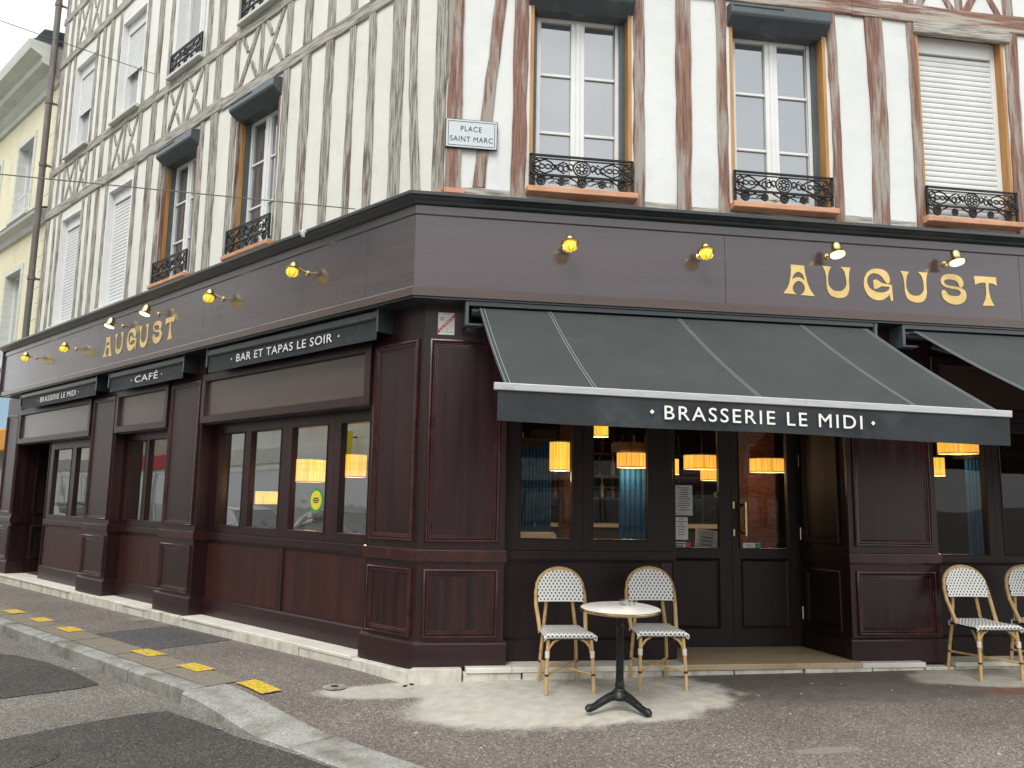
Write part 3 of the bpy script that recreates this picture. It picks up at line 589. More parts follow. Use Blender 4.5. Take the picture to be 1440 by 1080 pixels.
def shutter_slats(b, x0, x1, z0, z1, y, pitch=.058):
    n = int((z1-z0)/pitch); p = (z1-z0)/n
    for k in range(n):
        z = z0+k*p; b.sweep([(y, z+.004), (y-.005, z+p*.3), (y-.0055, z+p*.65), (y, z+p-.003), (y+.008, z+p-.003), (y+.008, z+.004)], x0, x1)
def up_window(h, M, kind, name='window', old=False):
    x0, x1, z0, z1 = h; yf = WD+.16
    lin = 'oak_new' if kind in ('grey', 'closed_oak') else 'white_pvc'
    # reveal lining is the part, everything else hangs on it
    b = MB(); t = .035; zt = z1
    b.box(x0, x0+t, WD-.005, WD+.29, z0, z1); b.box(x1-t, x1, WD-.005, WD+.29, z0, z1); b.box(x0+t, x1-t, WD-.003, WD+.29, z1-t, z1); b.box(x0+t, x1-t, WD+.0, WD+.29, z0, z0+.02)
    wdw = b.build(name, 'timber_red' if old and kind == 'grey' else lin, house); wdw.matrix_local = M
    if old and kind == 'grey': MB().box(x0+t, x0+t+.012, WD+.05, WD+.105, z0+.02, z1-.3).build('oak_strip', 'oak_new', wdw)
    a, c = x0+t, x1-t
    if kind == 'grey':                                 # grey guide rails, roller box, white casements
        g = MB(); g.box(a, a+.05, yf-.05, yf+.06, z0+.02, z1-.05); g.box(c-.05, c, yf-.05, yf+.06, z0+.02, z1-.05); g.build('guide_rail', 'grey_alu', wdw)
        zb = z1-.27
        bx = MB(); bx.sweep([(WD+.16, z1-.015), (WD-.02, z1-.015), (WD-.125, z1-.045), (WD-.13, z1-.15), (WD-.115, z1-.175), (WD+.03, zb), (WD+.16, zb)], x0-.02, x1+.015)
        bx.box(x0+.0, x0+(x1-x0)*.52, WD-.137, WD-.12, z1-.085, z1-.055)
        bx.build('roller_box', 'grey_alu', wdw, False, .006)
        a += .05; c -= .05; top = zb
    elif kind == 'open_white': top = z1-t
    elif kind == 'closed': top = z1-t
    elif kind == 'half': top = z1-t
    elif kind == 'closed_oak': top = z1-.06
    if kind in ('grey', 'open_white', 'half'):
        zb = z0+.03; zt_ = top+(.03 if kind == 'grey' else 0); mid = (a+c)/2
        fr = MB(); fw_ = .045
        fr.box(a, a+fw_, yf, yf+.07, zb, zt_); fr.box(c-fw_, c, yf, yf+.07, zb, zt_); fr.box(a+fw_, c-fw_, yf, yf+.07, zt_-.06, zt_); fr.box(a+fw_, c-fw_, yf, yf+.07, zb, zb+.10)
        fr.box(mid-.07, mid+.07, yf-.006, yf+.066, zb+.1, zt_-.06); fr.box(mid-.022, mid+.022, yf-.018, yf-.004, zb+.1, zt_-.06)
        fr.build('casement_frame', 'white_pvc', wdw, False, .004)
        gl = MB(); nb = 2
        for k in range(nb): 
            z = zb+.1+(zt_-.06-zb-.1)*(k+1)/(nb+1)+(-.04 if k == 0 else .0)
            for l, r_ in ((a+fw_, mid-.07), (mid+.07, c-fw_)):
                if kind == 'grey': MB().box(l, r_, yf+.008, yf+.05, z-.014, z+.014).build('glazing_bar', 'white_pvc', wdw, False, .003)
        for l, r_ in ((a+fw_, mid-.07), (mid+.07, c-fw_)):
            p = MB(); p.box(l, r_, yf+.03, yf+.034, zb+.1, zt_-.06); p.build('pane', 'pane_sky' if kind == 'grey' else 'pane_curtain', wdw)
    if kind in ('closed', 'closed_oak', 'half'):
        hb = .19; zt_ = top; lo = z0+.04 if kind != 'half' else z0+(z1-z0)*.46
        fr = MB(); fr.box(a, a+.05, yf-.07, yf+.04, z0+.02, zt_); fr.box(c-.05, c, yf-.07, yf+.04, z0+.02, zt_); fr.box(a+.05, c-.05, yf-.075, yf+.04, zt_-hb, zt_)
        fr.build('shutter_guide', 'white_pvc', wdw, False, .004)
        sl_ = MB(); shutter_slats(sl_, a+.05, c-.05, lo, zt_-hb-.012, yf-.045); sl_.build('roller_shutter', 'slat_white', wdw)
    return wdw
def sill(x0, x1, z, M, mat, out=.11, hgt=.05):
    b = MB(); b.sweep([(WD+.1, z), (WD-out, z-.02), (WD-out, z-.02-hgt), (WD+.0, z-.03-hgt)], x0-.03, x1+.03); o = b.build('window_sill', mat, house, False, .006); o.matrix_local = M
for k, h in enumerate(HR):
    kd = 'grey' if k in (0, 1, 3, 4, 6) else 'closed_oak' if k in (2, 7) else 'open_white'
    up_window(h, MR, kd); sill(h[0], h[1], h[2]+.01, MR, 'copper_sill', .12, .055)
    if k < 4: guard_rail(h[0]-.0, h[1]+.0, h[2]+.03, WD-.05, MR, house)
bx = MB().box(5.22, 6.36, WD-.05, WD+.02, 6.52, 6.66); bx.build('lintel', 'timber_grey_h', house, False, .008)
for k, h in enumerate(HL):
    kd = ('grey', 'grey', 'closed', 'closed', 'open_white', 'open_white', 'half', 'half')[k]
    up_window(h, ML, kd, old=True)
    sill(h[0], h[1], h[2]+.01, ML, 'copper_sill' if k < 2 else 'pale_stone', .10, .05)
    if k in (0, 1, 4, 5): guard_rail(h[0], h[1], h[2]+.03, WD-.05, ML, house)

# ================================================================== SHOPFRONT (dark mahogany, two faces)
PF, CP = .24, .2185                                   # pilaster face inset, cap / plinth face inset
BY = .41                                              # infill plane of the bays
shopR = thing('shopfront', 'dark mahogany shopfront with glazed double doors facing the square on the right', 'shopfront', MR, 'dark wooden shopfront faces')
shopL = thing('shopfront', 'dark mahogany shopfront with three window bays running up the left street', 'shopfront', ML, 'dark wooden shopfront faces')
MOULD = [(0, 0), (.003, -.018), (.014, -.024), (.021, -.022), (.024, -.012), (.032, -.018), (.040, -.017), (.044, -.007), (.054, -.008), (.060, .0), (.066, -.001)]
def moulding(x0, x1, z0, z1, y, parent, inner=True):
    b = MB(); b.frame(x0, x1, z0, z1, [(i, y+q-.001) for i, q in MOULD]); return b.build('panel_moulding', 'wood_edge', parent, True)
def pilaster(shop, x0, x1, corner=0):
    """corner: +1 mitred at its left end (right face), -1 mitred at its right end (left face)"""
    ka, kb = (KM, 0) if corner > 0 else (0, -KM) if corner < 0 else (0, 0)
    xa = 0 if corner > 0 else x0; xb = 0 if corner < 0 else x1
    def sw(prof, ex=0.): return MB().sweep(prof, xa-(0 if corner > 0 else ex), xb+(0 if corner < 0 else ex), ka, kb)
    p = sw([(PF, .1), (PF, 3.215), (.62, 3.215), (.62, .1)]).build('pilaster', 'wood_v', shop, False, .003)
    sw([(PF+.01, 1.075), (CP+.002, 1.066), (CP, 1.058), (CP, .985), (CP+.006, .967), (PF+.01, .962), (.5, .962), (.5, 1.075)], .014).build('dado_cap', 'wood_edge', p)
    sw([(PF+.004, .315), (CP+.004, .296), (CP, .284), (CP, .092), (.5, .092), (.5, .315)], .024).build('plinth_board', 'wood_h', p)
    fx0 = KM*PF if corner > 0 else x0; fx1 = -KM*PF if corner < 0 else x1
    mgn = .055
    moulding(fx0+mgn, fx1-mgn, 1.13, 2.895, PF, p); moulding(fx0+mgn, fx1-mgn, .335, .907, PF, p)
    return p
for a in ((0, .868, 1), (4.085, 4.99, 0), (7.75, 8.65, 0)): pilaster(shopR, *a)
for a in ((-.848, 0, -1), (-5.165, -4.235, 0), (-7.815, -6.865, 0), (-12.07, -11.26, 0)): pilaster(shopL, *a)
# fascia boards, rails, cornice, soffit
def fascia(shop, cuts, corner):
    for i in range(len(cuts)-1):
        a, c = cuts[i], cuts[i+1]; ka = KM if (a == 0) else 0; kb = -KM if (c == 0) else 0
        MB().sweep([(.004, 3.30), (.004, 3.942), (.1, 3.942), (.1, 3.30)], a+(.0 if a == 0 else .002), c-(0 if c == 0 else .002), ka, kb).build('fascia_board', 'fascia', shop)
    a, c = cuts[0], cuts[-1]; ka = KM if a == 0 else 0; kb = -KM if c == 0 else 0
    MB().sweep([(-.012, 3.222), (-.012, 3.292), (.004, 3.308), (.1, 3.308), (.1, 3.222)], a, c, ka, kb).build('fascia_rail', 'laminate', shop)
    MB().sweep([(-.006, 3.952), (-.006, 4.03), (.1, 4.03), (.1, 3.932), (.01, 3.932), (.002, 3.942)], a, c, ka, kb).build('fascia_rail', 'fascia', shop)
    MB().sweep([(.6, 4.032), (-.03, 4.032), (-.045, 4.042), (-.05, 4.055), (-.085, 4.07), (-.10, 4.082), (-.12, 4.086), (-.122, 4.112), (-.11, 4.118), (.6, 4.15)], a, c, ka, kb).build('cornice', 'slate_paint', shop, True)
    MB().sweep([(.012, 3.205), (.012, 3.222), (.62, 3.222), (.62, 3.205)], a, c, ka, kb).build('soffit', 'slate_paint', shop)
    MB().sweep([(.5, 3.3), (.5, 4.03), (.54, 4.03), (.54, 3.3)], a, c, ka, kb).build('backing_board', 'gap', shop)
fascia(shopR, [0, 2.825, 5.84, 8.9], 1); fascia(shopL, [-11.74, -10.2, -7.1, -3.9, -.692, 0], -1)
MB().box(-11.76, -11.735, -.03, .5, 3.21, 4.05).build('end_board', 'fascia', shopL)
FR_T = [(0, .30), (0, .212), (.006, .206), (.084, .206), (.09, .212), (.10, .248)]
def transom(shop, x0, x1):
    b = MB(); b.frame(x0, x1, 2.352, 2.948, FR_T); f = b.build('transom_frame', 'wood_h', shop, False)
    MB().box(x0+.09, x1-.09, .246, .4, 2.45, 2.85).build('transom_panel', 'laminate', f)
    MB().box(x0, x1, .262, .42, 2.34, 3.205).build('transom_board', 'wood_h', f)
def sash(shop, x0, x1, z0, z1, gx0, gx1, gz0, gz1, y, gm):
    wm = 'wood_shaded' if gm == 'glass_shop' else 'wood_v'
    b = MB(); e = .0015
    b.box(x0+e, gx0, y, y+.06, z0, z1); b.box(gx1, x1-e, y, y+.06, z0, z1); b.box(gx0, gx1, y, y+.06, z0, gz0); b.box(gx0, gx1, y, y+.06, gz1, z1)
    f = b.build('window', wm, shop, False)
    bd = MB(); bd.frame(gx0-.012, gx1+.012, gz0-.012, gz1+.012, [(0, y-.0005), (.003, y-.007), (.012, y-.004), (.016, y+.02)]); bd.build('glazing_bead', wm, f)
    MB().box(gx0-.005, gx1+.005, y+.032, y+.038, gz0-.005, gz1+.005).build('pane', gm, f)
    return f
def dado(shop, x0, x1, splits, z0=.1, top=1.06, y=BY, pm='wood_red'):
    hm = 'wood_h' if pm == 'wood_red' else 'wood_shaded'
    MB().sweep([(y+.06, top), (y-.018, top-.004), (y-.02, top-.012), (y-.02, .985), (y-.006, .955), (y+.06, .95)], x0, x1).build('dado_rail', hm, shop)
    MB().sweep([(y+.06, .305), (y-.004, .302), (y-.022, .286), (y-.022, z0), (y+.06, z0)], x0, x1).build('skirting_board', hm, shop)
    xs = [x0]+splits+[x1]
    for i in range(len(xs)-1):
        a = xs[i]+(.05 if i else .0); c = xs[i+1]-(.05 if i < len(xs)-2 else 0)
        MB().box(a, c, y+.012, y+.05, .29, .96).build('dado_panel', pm, shop)
        if i: MB().box(xs[i]-.05, xs[i]+.05, y-.004, y+.05, .29, .96).build('dado_stile', 'wood_v', shop)
# --- left bays
transom(shopL, -4.232, -.852); transom(shopL, -6.862, -5.17); transom(shopL, -11.255, -7.82)
G1 = [(-4.232, -3.40, -4.06, -3.49), (-3.40, -2.57, -3.325, -2.69), (-2.57, -1.675, -2.455, -1.80), (-1.675, -.852, -1.55, -1.085)]
for a, c, g0, g1_ in G1: sash(shopL, a, c, 1.06, 2.352, g0, g1_, 1.152, 2.228, BY, 'glass_street')
dado(shopL, -4.232, -.852, [-2.57], .085)
for a, c, g0, g1_ in ((-6.862, -6.16, -6.78, -6.215), (-6.16, -5.168, -6.085, -5.50)): sash(shopL, a, c, 1.06, 2.352, g0, g1_, 1.145, 2.24, BY, 'glass_street')
dado(shopL, -6.862, -5.168, [], .075)
for a, c, g0, g1_ in ((-10.08, -8.94, -9.86, -9.05), (-8.94, -7.82, -8.83, -8.10)): sash(shopL, a, c, 1.06, 2.352, g0, g1_, 1.14, 2.215, BY, 'glass_street')
dado(shopL, -10.08, -7.82, [], .065)
MB().box(-10.10, -10.08, BY-.01, BY+.3, .06, 2.352).build('door_jamb', 'wood_v', shopL)
# recessed side entrance at the far end
p = MB().box(-11.262, -11.235, .6, 1.9, .05, 3.2).build('entrance_side', 'wood_shaded', shopL)
q = MB(); 
for z0, z1 in ((.33, .92), (1.12, 2.25)):
    t = MB(); t.frame(.55, 1.5, z0, z1, [(i, w_) for i, w_ in MOULD]); t.v = [(-11.234-y*1.0+.001, x, z) for x, y, z in t.v]; q.v_ = None; t.build('panel_moulding', 'wood_shaded', p, True)
MB().box(-11.235, -11.215, .6, 1.88, .06, .29).build('skirting_board', 'wood_shaded', p)
MB().box(-10.11, -10.08, .72, 1.9, .05, 3.2).build('entrance_side', 'wood_shaded', shopL)
d_ = MB(); d_.box(-11.235, -10.11, 1.88, 1.93, .06, .95); d_.box(-11.235, -10.11, 1.88, 1.93, 2.2, 3.2); d_.box(-11.235, -11.1, 1.88, 1.93, .95, 2.2); d_.box(-10.25, -10.11, 1.88, 1.93, .95, 2.2)
sd_ = d_.build('side_door', 'wood_shaded', shopL); MB().box(-11.1, -10.25, 1.9, 1.91, .95, 2.2).build('pane', 'glass_shop', sd_)
MB().tube([(-10.2, 1.86, 1.0), (-10.2, 1.84, 1.05), (-10.2, 1.84, 1.2), (-10.2, 1.86, 1.25)], .012, 8).build('door_handle', 'brass', sd_, True)
# --- right bay beside the door
transom(shopR, .87, 2.45)
for a, c, g0, g1_ in ((.87, 1.60, 1.035, 1.50), (1.60, 2.45, 1.70, 2.212)): sash(shopR, a, c, 1.06, 2.352, g0, g1_, 1.162, 2.25, BY, 'glass_shop')
dado(shopR, .87, 2.45, [2.38], .112, pm='wood_shaded')
# door recess: side walls, doors
DY = .92
MB().plan([(2.45, BY), (2.475, BY), (2.53, DY+.06), (2.505, DY+.06)], .112, 3.205).build('door_jamb', 'wood_shaded', shopR)
jb = MB().plan([(4.085, .29), (4.11, .29), (4.02, DY+.06), (3.97, DY+.0)], .112, 3.205).build('door_jamb', 'wood_shaded', shopR)
def on_jamb(poly_xz, depth):                           # u runs along the splayed jamb from the street inwards
    a = Vector((4.083, .30)); c = Vector((3.972, .90)); d = (c-a); nrm = Vector((-d.y, d.x)).normalized(); nrm = nrm if nrm.x < 0 else -nrm
    return lambda u, off, z: tuple([*(a+d*u+nrm*off), z])
J = on_jamb(None, 0)
for z0, z1 in ((.34, .90), (1.14, 2.3)):
    t = MB(); t.frame(.1, .92, z0, z1, [(i*1.0, q) for i, q in MOULD]); t.v = [J(x, -y+.001, z) for x, y, z in t.v]; t.build('panel_moulding', 'wood_shaded', jb, True)
t = MB(); t.box(-.02, 1.0, -.02, 0, .112, .29); t.v = [J(x, -y, z) for x, y, z in t.v]; t.build('skirting_board', 'wood_shaded', jb)
t = MB(); t.box(-.02, 1.0, -.02, 0, .97, 1.06); t.v = [J(x, -y, z) for x, y, z in t.v]; t.build('dado_rail', 'wood_shaded', jb)
MB().box(2.5, 4.0, DY, DY+.08, 2.42, 3.205).build('door_head', 'wood_shaded', shopR)
def door(x0, x1, g0, g1_, hinge):
    b = MB(); z0, z1 = .128, 2.42; y = DY
    b.box(x0, g0, y, y+.05, z0, z1); b.box(g1_, x1, y, y+.05, z0, z1); b.box(g0, g1_, y, y+.05, z0, .30); b.box(g0, g1_, y, y+.05, .97, 1.068); b.box(g0, g1_, y, y+.05, 2.3, z1)
    b.box(g0, g1_, y+.016, y+.04, .30, .97)
    d = b.build('door', 'wood_shaded', shopR)
    bd = MB(); bd.frame(g0-.012, g1_+.012, 1.056, 2.312, [(0, y-.0005), (.003, y-.008), (.012, y-.005), (.016, y+.02)]); bd.build('glazing_bead', 'wood_shaded', d)
    bd = MB(); bd.frame(g0-.0, g1_+.0, .30, .97, [(0, y-.0005), (.006, y-.006), (.014, y+.003), (.03, y+.0155)]); bd.build('panel_moulding', 'wood_shaded', d)
    MB().box(g0-.004, g1_+.004, y+.022, y+.03, 1.064, 2.304).build('pane', 'glass_shop', d)
    for z in (.45, 1.22, 1.95):
        MB().tube([(hinge, y-.008, z-.06), (hinge, y-.008, z+.06)], .009, 8).build('hinge', 'chrome', d, True)
    return d
dl = door(2.508, 3.236, 2.62, 3.11, 2.512); dr = door(3.240, 3.968, 3.325, 3.835, 3.962)
hx, hz0, hz1 = 3.352, 1.19, 1.52
hb = MB(); hb.tube([(hx, DY-.085, hz0), (hx, DY-.085, hz1)], .016, 10)
for z in (hz0+.03, hz1-.03): hb.tube([(hx, DY-.085, z), (hx-.035, DY-.045, z), (hx-.045, DY-.0, z)], .014, 8)
hd = hb.build('door_handle', 'brass', dr, True)
for z in (hz0+.03, hz1-.03): MB().box(3.252, 3.272, DY-.006, DY, z-.035, z+.035).build('escutcheon', 'brass', dr, False, .002)
# --- right hand windows past the second pilaster
transom(shopR, 4.99, 7.75)
for a, c, g0, g1_ in ((4.99, 5.74, 5.10, 5.655), (5.74, 6.5, 5.83, 6.38), (6.5, 7.75, 6.6, 7.6)): sash(shopR, a, c, .99, 2.352, g0, g1_, 1.055, 2.25, BY, 'glass_shop')
dado(shopR, 4.99, 7.75, [6.4], .112, 1.0, pm='wood_shaded')
MB().box(8.65, 9.6, .5, .56, 0, 3.3).build('side_panel', 'wood_v', shopR)

# ------------------------------------------------------------------ stone plinth under the shopfront
def plinth(label, M, cuts, top, front, corner):
    t = thing('stone_plinth', label, 'plinth', M, 'pale stone plinth courses')
    for i in range(len(cuts)-1):
        a, c = cuts[i], cuts[i+1]; ka = KM if a == 0 else 0; kb = -KM if c == 0 else 0; g = .007; j = random.uniform(-.009, .009)
        if corner > 0 and a > .5:
            MB().sweep([(front+j, -.3), (front+j, top-.042), (.6, top-.042), (.6, -.3)], a+g, c-g, ka, kb).build('stone_block', 'stone', t, False, .006)
        else: MB().sweep([(front+j, -.3), (front+j, top-.004), (.6, top-.004), (.6, -.3)], a+(g if a else 0), c-(g if c else 0), ka, kb).build('stone_block', 'stone', t, False, .006)
    return t
pr_ = plinth('pale stone step and plinth below the doors on the square side', MR, [0, .52, 1.02, 1.62, 2.25, 2.9, 3.55, 4.2, 4.72, 5.02, 5.9, 6.8, 7.8, 9.4], .108, .135, 1)
for a, c in ((.545, .93), (.935, 1.9), (1.905, 2.46)): MB().sweep([(.125, .07), (.125, .104), (.13, .111), (.6, .111), (.6, .07)], a, c).build('step_tread', 'stone_top', pr_)
MB().sweep([(.125, .07), (.125, .108), (.13, .115), (1.2, .128), (1.2, .07)], 2.464, 4.10).build('step_tread', 'threshold', pr_)
for a, c in ((4.104, 4.72), (5.02, 7.7)): MB().sweep([(.125, .07), (.125, .104), (.13, .110), (.6, .110), (.6, .07)], a, c).build('step_tread', 'stone_top', pr_)
pl_ = plinth('pale stone plinth along the pavement of the left street', ML, [-11.95, -10.2, -7.72, -5.9, -4.96, -4.3, -3.0, -1.72, -.72, 0], .085, .15, -1)
for a, c, z in ((-4.21, -.87, .072), (-6.84, -5.19, .062), (-11.24, -7.84, .058)):
    MB().sweep([(.142, z-.0), (.142, z+.022), (.15, z+.028), (.55, z+.026), (.55, z)], a, c).build('step_tread', 'stone_top', pl_)
MB().box(-11.235, -10.10, .55, 1.95, .0, .082).build('entrance_floor', 'stone_top', pl_)

# ------------------------------------------------------------------ gilt lettering on the fascias, traced glyph outlines
def smooth(pts, n=5):
    """closed outline; (x,y) smooth points, (x,y,1) sharp corners; Catmull-Rom between"""
    m = len(pts); out = []
    for i in range(m):
        p1, p2 = pts[i], pts[(i+1) % m]; p0 = pts[i-1]; p3 = pts[(i+2) % m]
        a = Vector(p1[:2]); b = Vector(p2[:2]); t1 = (b-Vector(p0[:2]))/2 if len(p1) == 2 else (b-a)*.6; t2 = (Vector(p3[:2])-a)/2 if len(p2) == 2 else (b-a)*.6
        if len(p1) == 3 and len(p2) == 3: out.append(tuple(a)); continue
        for k in range(n):
            t = k/n; h = (2*t**3-3*t*t+1, t**3-2*t*t+t, -2*t**3+3*t*t, t**3-t*t); out.append(tuple(a*h[0]+t1*h[1]+b*h[2]+t2*h[3]))
    return out
GL = {
 'A': [[(137, 178, 1), (213, 180, 1), (218, 225), (232, 290), (250, 335), (270, 362, 1), (188, 360, 1), (205, 345), (214, 320), (204, 290), (180, 275), (156, 290), (144, 320), (152, 345), (166, 358, 1), (90, 355, 1), (112, 325), (128, 285), (137, 225)],
       [(141, 276, 1), (150, 262), (178, 252), (203, 262), (213, 272, 1), (206, 240), (180, 220), (152, 240)]],
 'U': [[(318, 182, 1), (371, 185, 1), (356, 212), (349, 250), (352, 290), (372, 318), (402, 326), (432, 318), (453, 290), (453, 245), (443, 205), (422, 182, 1), (482, 182, 1), (473, 215), (470, 260), (470, 310), (455, 348), (425, 364), (392, 364), (358, 350), (341, 312), (340, 262), (333, 215)]],
 'G': [[(690, 258, 1), (700, 262), (711, 248), (708, 215), (690, 188), (655, 176), (612, 180), (578, 205), (559, 250), (560, 300), (580, 340), (620, 364), (665, 360), (700, 335, 1), (703, 320, 1), (712, 364, 1), (725, 364, 1), (722, 268, 1), (665, 262, 1), (632, 240, 1), (614, 246, 1), (614, 298, 1), (634, 296, 1), (660, 280, 1), (704, 280, 1), (704, 298), (672, 316), (630, 316), (592, 296), (577, 262), (583, 228), (608, 206), (640, 208), (664, 222), (676, 240)]],
 'V': None,
 'S': [[(1128, 253, 1), (1140, 258), (1153, 240), (1150, 212), (1130, 188), (1085, 178), (1042, 186), (1020, 212), (1020, 240), (1038, 258), (1075, 268), (1115, 272), (1135, 290), (1122, 308), (1090, 312), (1060, 306), (1048, 290), (1042, 282, 1), (1026, 280), (1018, 300), (1030, 335), (1065, 358), (1110, 362), (1150, 345), (1168, 310), (1160, 275), (1130, 258), (1090, 252), (1050, 246), (1036, 230), (1045, 216), (1075, 212), (1110, 220), (1122, 235)]],
 'T': [[(1223, 184, 1), (1357, 184, 1), (1358, 238, 1), (1340, 226), (1309, 222, 1), (1308, 270), (1318, 320), (1336, 360, 1), (1266, 362, 1), (1284, 320), (1292, 270), (1290, 222, 1), (1258, 224), (1224, 238, 1)]]}
def prism_with_hole(outs, f, y0, y1, name, parent, mat):
    cu = bpy.data.curves.new('g', 'CURVE'); cu.dimensions = '2D'; cu.fill_mode = 'BOTH'; cu.extrude = (y1-y0)/2
    for o in outs:
        sp = cu.splines.new('POLY'); pts = [f(*p) for p in smooth(o)]; sp.points.add(len(pts)-1); sp.use_cyclic_u = True
        for q, p in zip(sp.points, pts): q.co = (p[0], p[1], 0, 1)
    ob = bpy.data.objects.new('g', cu); COL.objects.link(ob); dg = bpy.context.evaluated_depsgraph_get()
    me = bpy.data.meshes.new_from_object(ob.evaluated_get(dg)); bpy.data.objects.remove(ob)
    for v in me.vertices: v.co = (v.co.x, (y0+y1)/2-v.co.z, v.co.y)
    me.materials.append(MATS[mat]); return link(name, me, parent)
def august(x0, sx, z0, M, label):
    t = thing('shop_name_lettering', label, 'lettering', M, 'gold shop name letters')
    for g, dx in (('A', 0), ('U', 0), ('G', 0), ('U', 458), ('S', 0), ('T', 0)):
        pts = GL[g]; sy = .00158
        base = {'A': 358, 'U': 364, 'G': 364, 'S': 362, 'T': 362}[g]
        top = {'A': 178, 'U': 182, 'G': 176, 'S': 178, 'T': 184}[g]
        H = {'A': .282, 'U': .298, 'G': .303, 'S': .297, 'T': .288}[g]; zo = {'A': 0, 'U': -.008, 'G': -.008, 'S': -.006, 'T': -.002}[g]
        fn = lambda x, y: (x0+(x+dx-92)*sx, z0+zo+(base-y)/(base-top)*H)
        prism_with_hole(pts, fn, -.002, .006, 'letter', t, 'gold_leaf')
august(3.387, .001733, 3.425, MR, 'gold shop name letters on the fascia above the open awnings')
august(-6.942, .001790, 3.425, ML, 'gold shop name letters on the fascia of the left street')

# ------------------------------------------------------------------ awnings
def awning_open(x0, x1, label, txt=None, seams=()):
    t = thing('awning', label, 'awning', MR, 'open dark canvas awnings')
    y0, z0 = .04, 3.145; y1, zl, zr = -1.62, 2.235, 2.175
    xf0, xf1 = x0+.0, x1
    n = 10; mcols = 16
    def surf(u, v, off=0.):
        x = xf0+(xf1-xf0)*u; zf = zl+(zr-zl)*u; z = z0+(zf-z0)*v-.022*math.sin(math.pi*v)-.006*math.sin(math.pi*((u*3.2) % 1))*math.sin(math.pi*v)
        return (x, y0+(y1-y0)*v, z+off)
    b = MB()
    for i in range(mcols+1):
        for j in range(n+1): b.v.append(surf(i/mcols, j/n))
    for i in range(mcols+1):
        for j in range(n+1): b.v.append(surf(i/mcols, j/n, -.003))
    k = n+1; tot = (mcols+1)*k
    for i in range(mcols):
        for j in range(n): a = i*k+j; b.f += [[a, a+1, a+k+1, a+k], [tot+a+k, tot+a+k+1, tot+a+1, tot+a]]
    for i in range(mcols): b.f += [[i*k, (i+1)*k, tot+(i+1)*k, tot+i*k], [i*k+n, tot+i*k+n, tot+(i+1)*k+n, (i+1)*k+n]]
    for j in range(n): b.f += [[j, tot+j, tot+j+1, j+1], [mcols*k+j, mcols*k+j+1, tot+mcols*k+j+1, tot+mcols*k+j]]
    f = b.build('canvas', 'canvas', t, True)
    for u in [.004, .012]+[q for s_ in seams for q in (s_-.003, s_+.003)]+[.988, .996]:
        MB().tube([surf(u, v/8, .0015) for v in range(9)], .0028, 5).build('seam', 'seam', f, True)
    bar = MB(); bb = MB()
    for (xa, za), (xb, zb) in (((x0-.075, zl), (x1+.045, zr)),):
        pr = [(-.03, .022), (.012, .028), (.02, -.024), (-.026, -.026)]
        q = len(bar.v); bar.v += [(xa, y1+p, za+r_) for p, r_ in pr]+[(xb, y1+p, zb+r_) for p, r_ in pr]
        bar.f += [[q, q+1, q+2, q+3], [q+7, q+6, q+5, q+4]]+[[q+i, q+4+i, q+4+(i+1) % 4, q+(i+1) % 4] for i in range(4)]
    bar.build('front_bar', 'aluminium', t, False, .004)
    v = MB(); m_ = 40; h = .205
    for i in range(m_+1):
        u = i/m_; x = x0-.05+(x1-x0+.08)*u; z = zl+(zr-zl)*u-.022
        for j in range(5):
            w_ = j/4; v.v.append((x, y1-.012+w_*(.012*math.sin(u*21)+.006*math.sin(u*47+1)), z-h*w_-.006*math.sin(u*9)*w_))
    for i in range(m_):
        for j in range(4): a = i*5+j; v.f.append([a, a+1, a+6, a+5])
    vo = v.build('valance', 'canvas_dark', t, True)
    if txt:
        def fit(px): return bp(px, 595, 'R', -1.63)[0]
        xa, xb = fit(933.5), fit(1211); tx = text_mesh(txt, xa, xb, 0, .096, y1-.026, 'white_print', 'valance_lettering', vo, .006, spacing=1.22)
        sl2 = (zr-zl)/(x1-x0)
        for tw in tx:
            for q in tw.data.vertices: q.co.z += zl+sl2*(q.co.x-x0)-.022-.098
        for px in (916, 1226): x = fit(px); diamond(x, zl+sl2*(x-x0)-.12, .016, y1-.026, 'white_print', 'valance_lettering', vo)
    cs = MB(); cs.tube([(x0-.06, .12, 3.13), (x1+.06, .12, 3.13)], .055, 10); cs.box(x0-.1, x1+.1, .03, .22, 3.165, 3.203)
    cs.build('roller', 'slate_paint', t, True)
    for x in (x0-.12, x1+.06):
        g = MB(); g.box(x, x+.03, .02, .235, 3.0, 3.2); g.box(x-.0, x+.16, .02, .12, 2.985, 3.005); g.build('bracket', 'grey_alu', t, False, .004)
    for sg, x in ((1, x0+.25), (-1, x1-.25)):
        el = (x+sg*.75, -.72, 2.54); ze = (zl if sg > 0 else zr)-.05; MB().tube([(x, .12, 3.02), el], .022, 8).tube([el, (x+sg*.1, y1+.02, ze)], .018, 8).build('folding_arm', 'grey_alu', t, True)
    return t
sm = [(bp(px, py, 'R', .05)[0]-.575)/(4.235-.575) for px, py in ((772.7, 442), (954, 452), (1126, 461))]
awning_open(.575, 4.235, 'open dark grey awning with white lettering on its valance over the doors', 'BRASSERIE LE MIDI', sm)
awning_open(4.70, 8.36, 'second dark awning at the right edge of the picture, without lettering in view', None, [.33, .66])
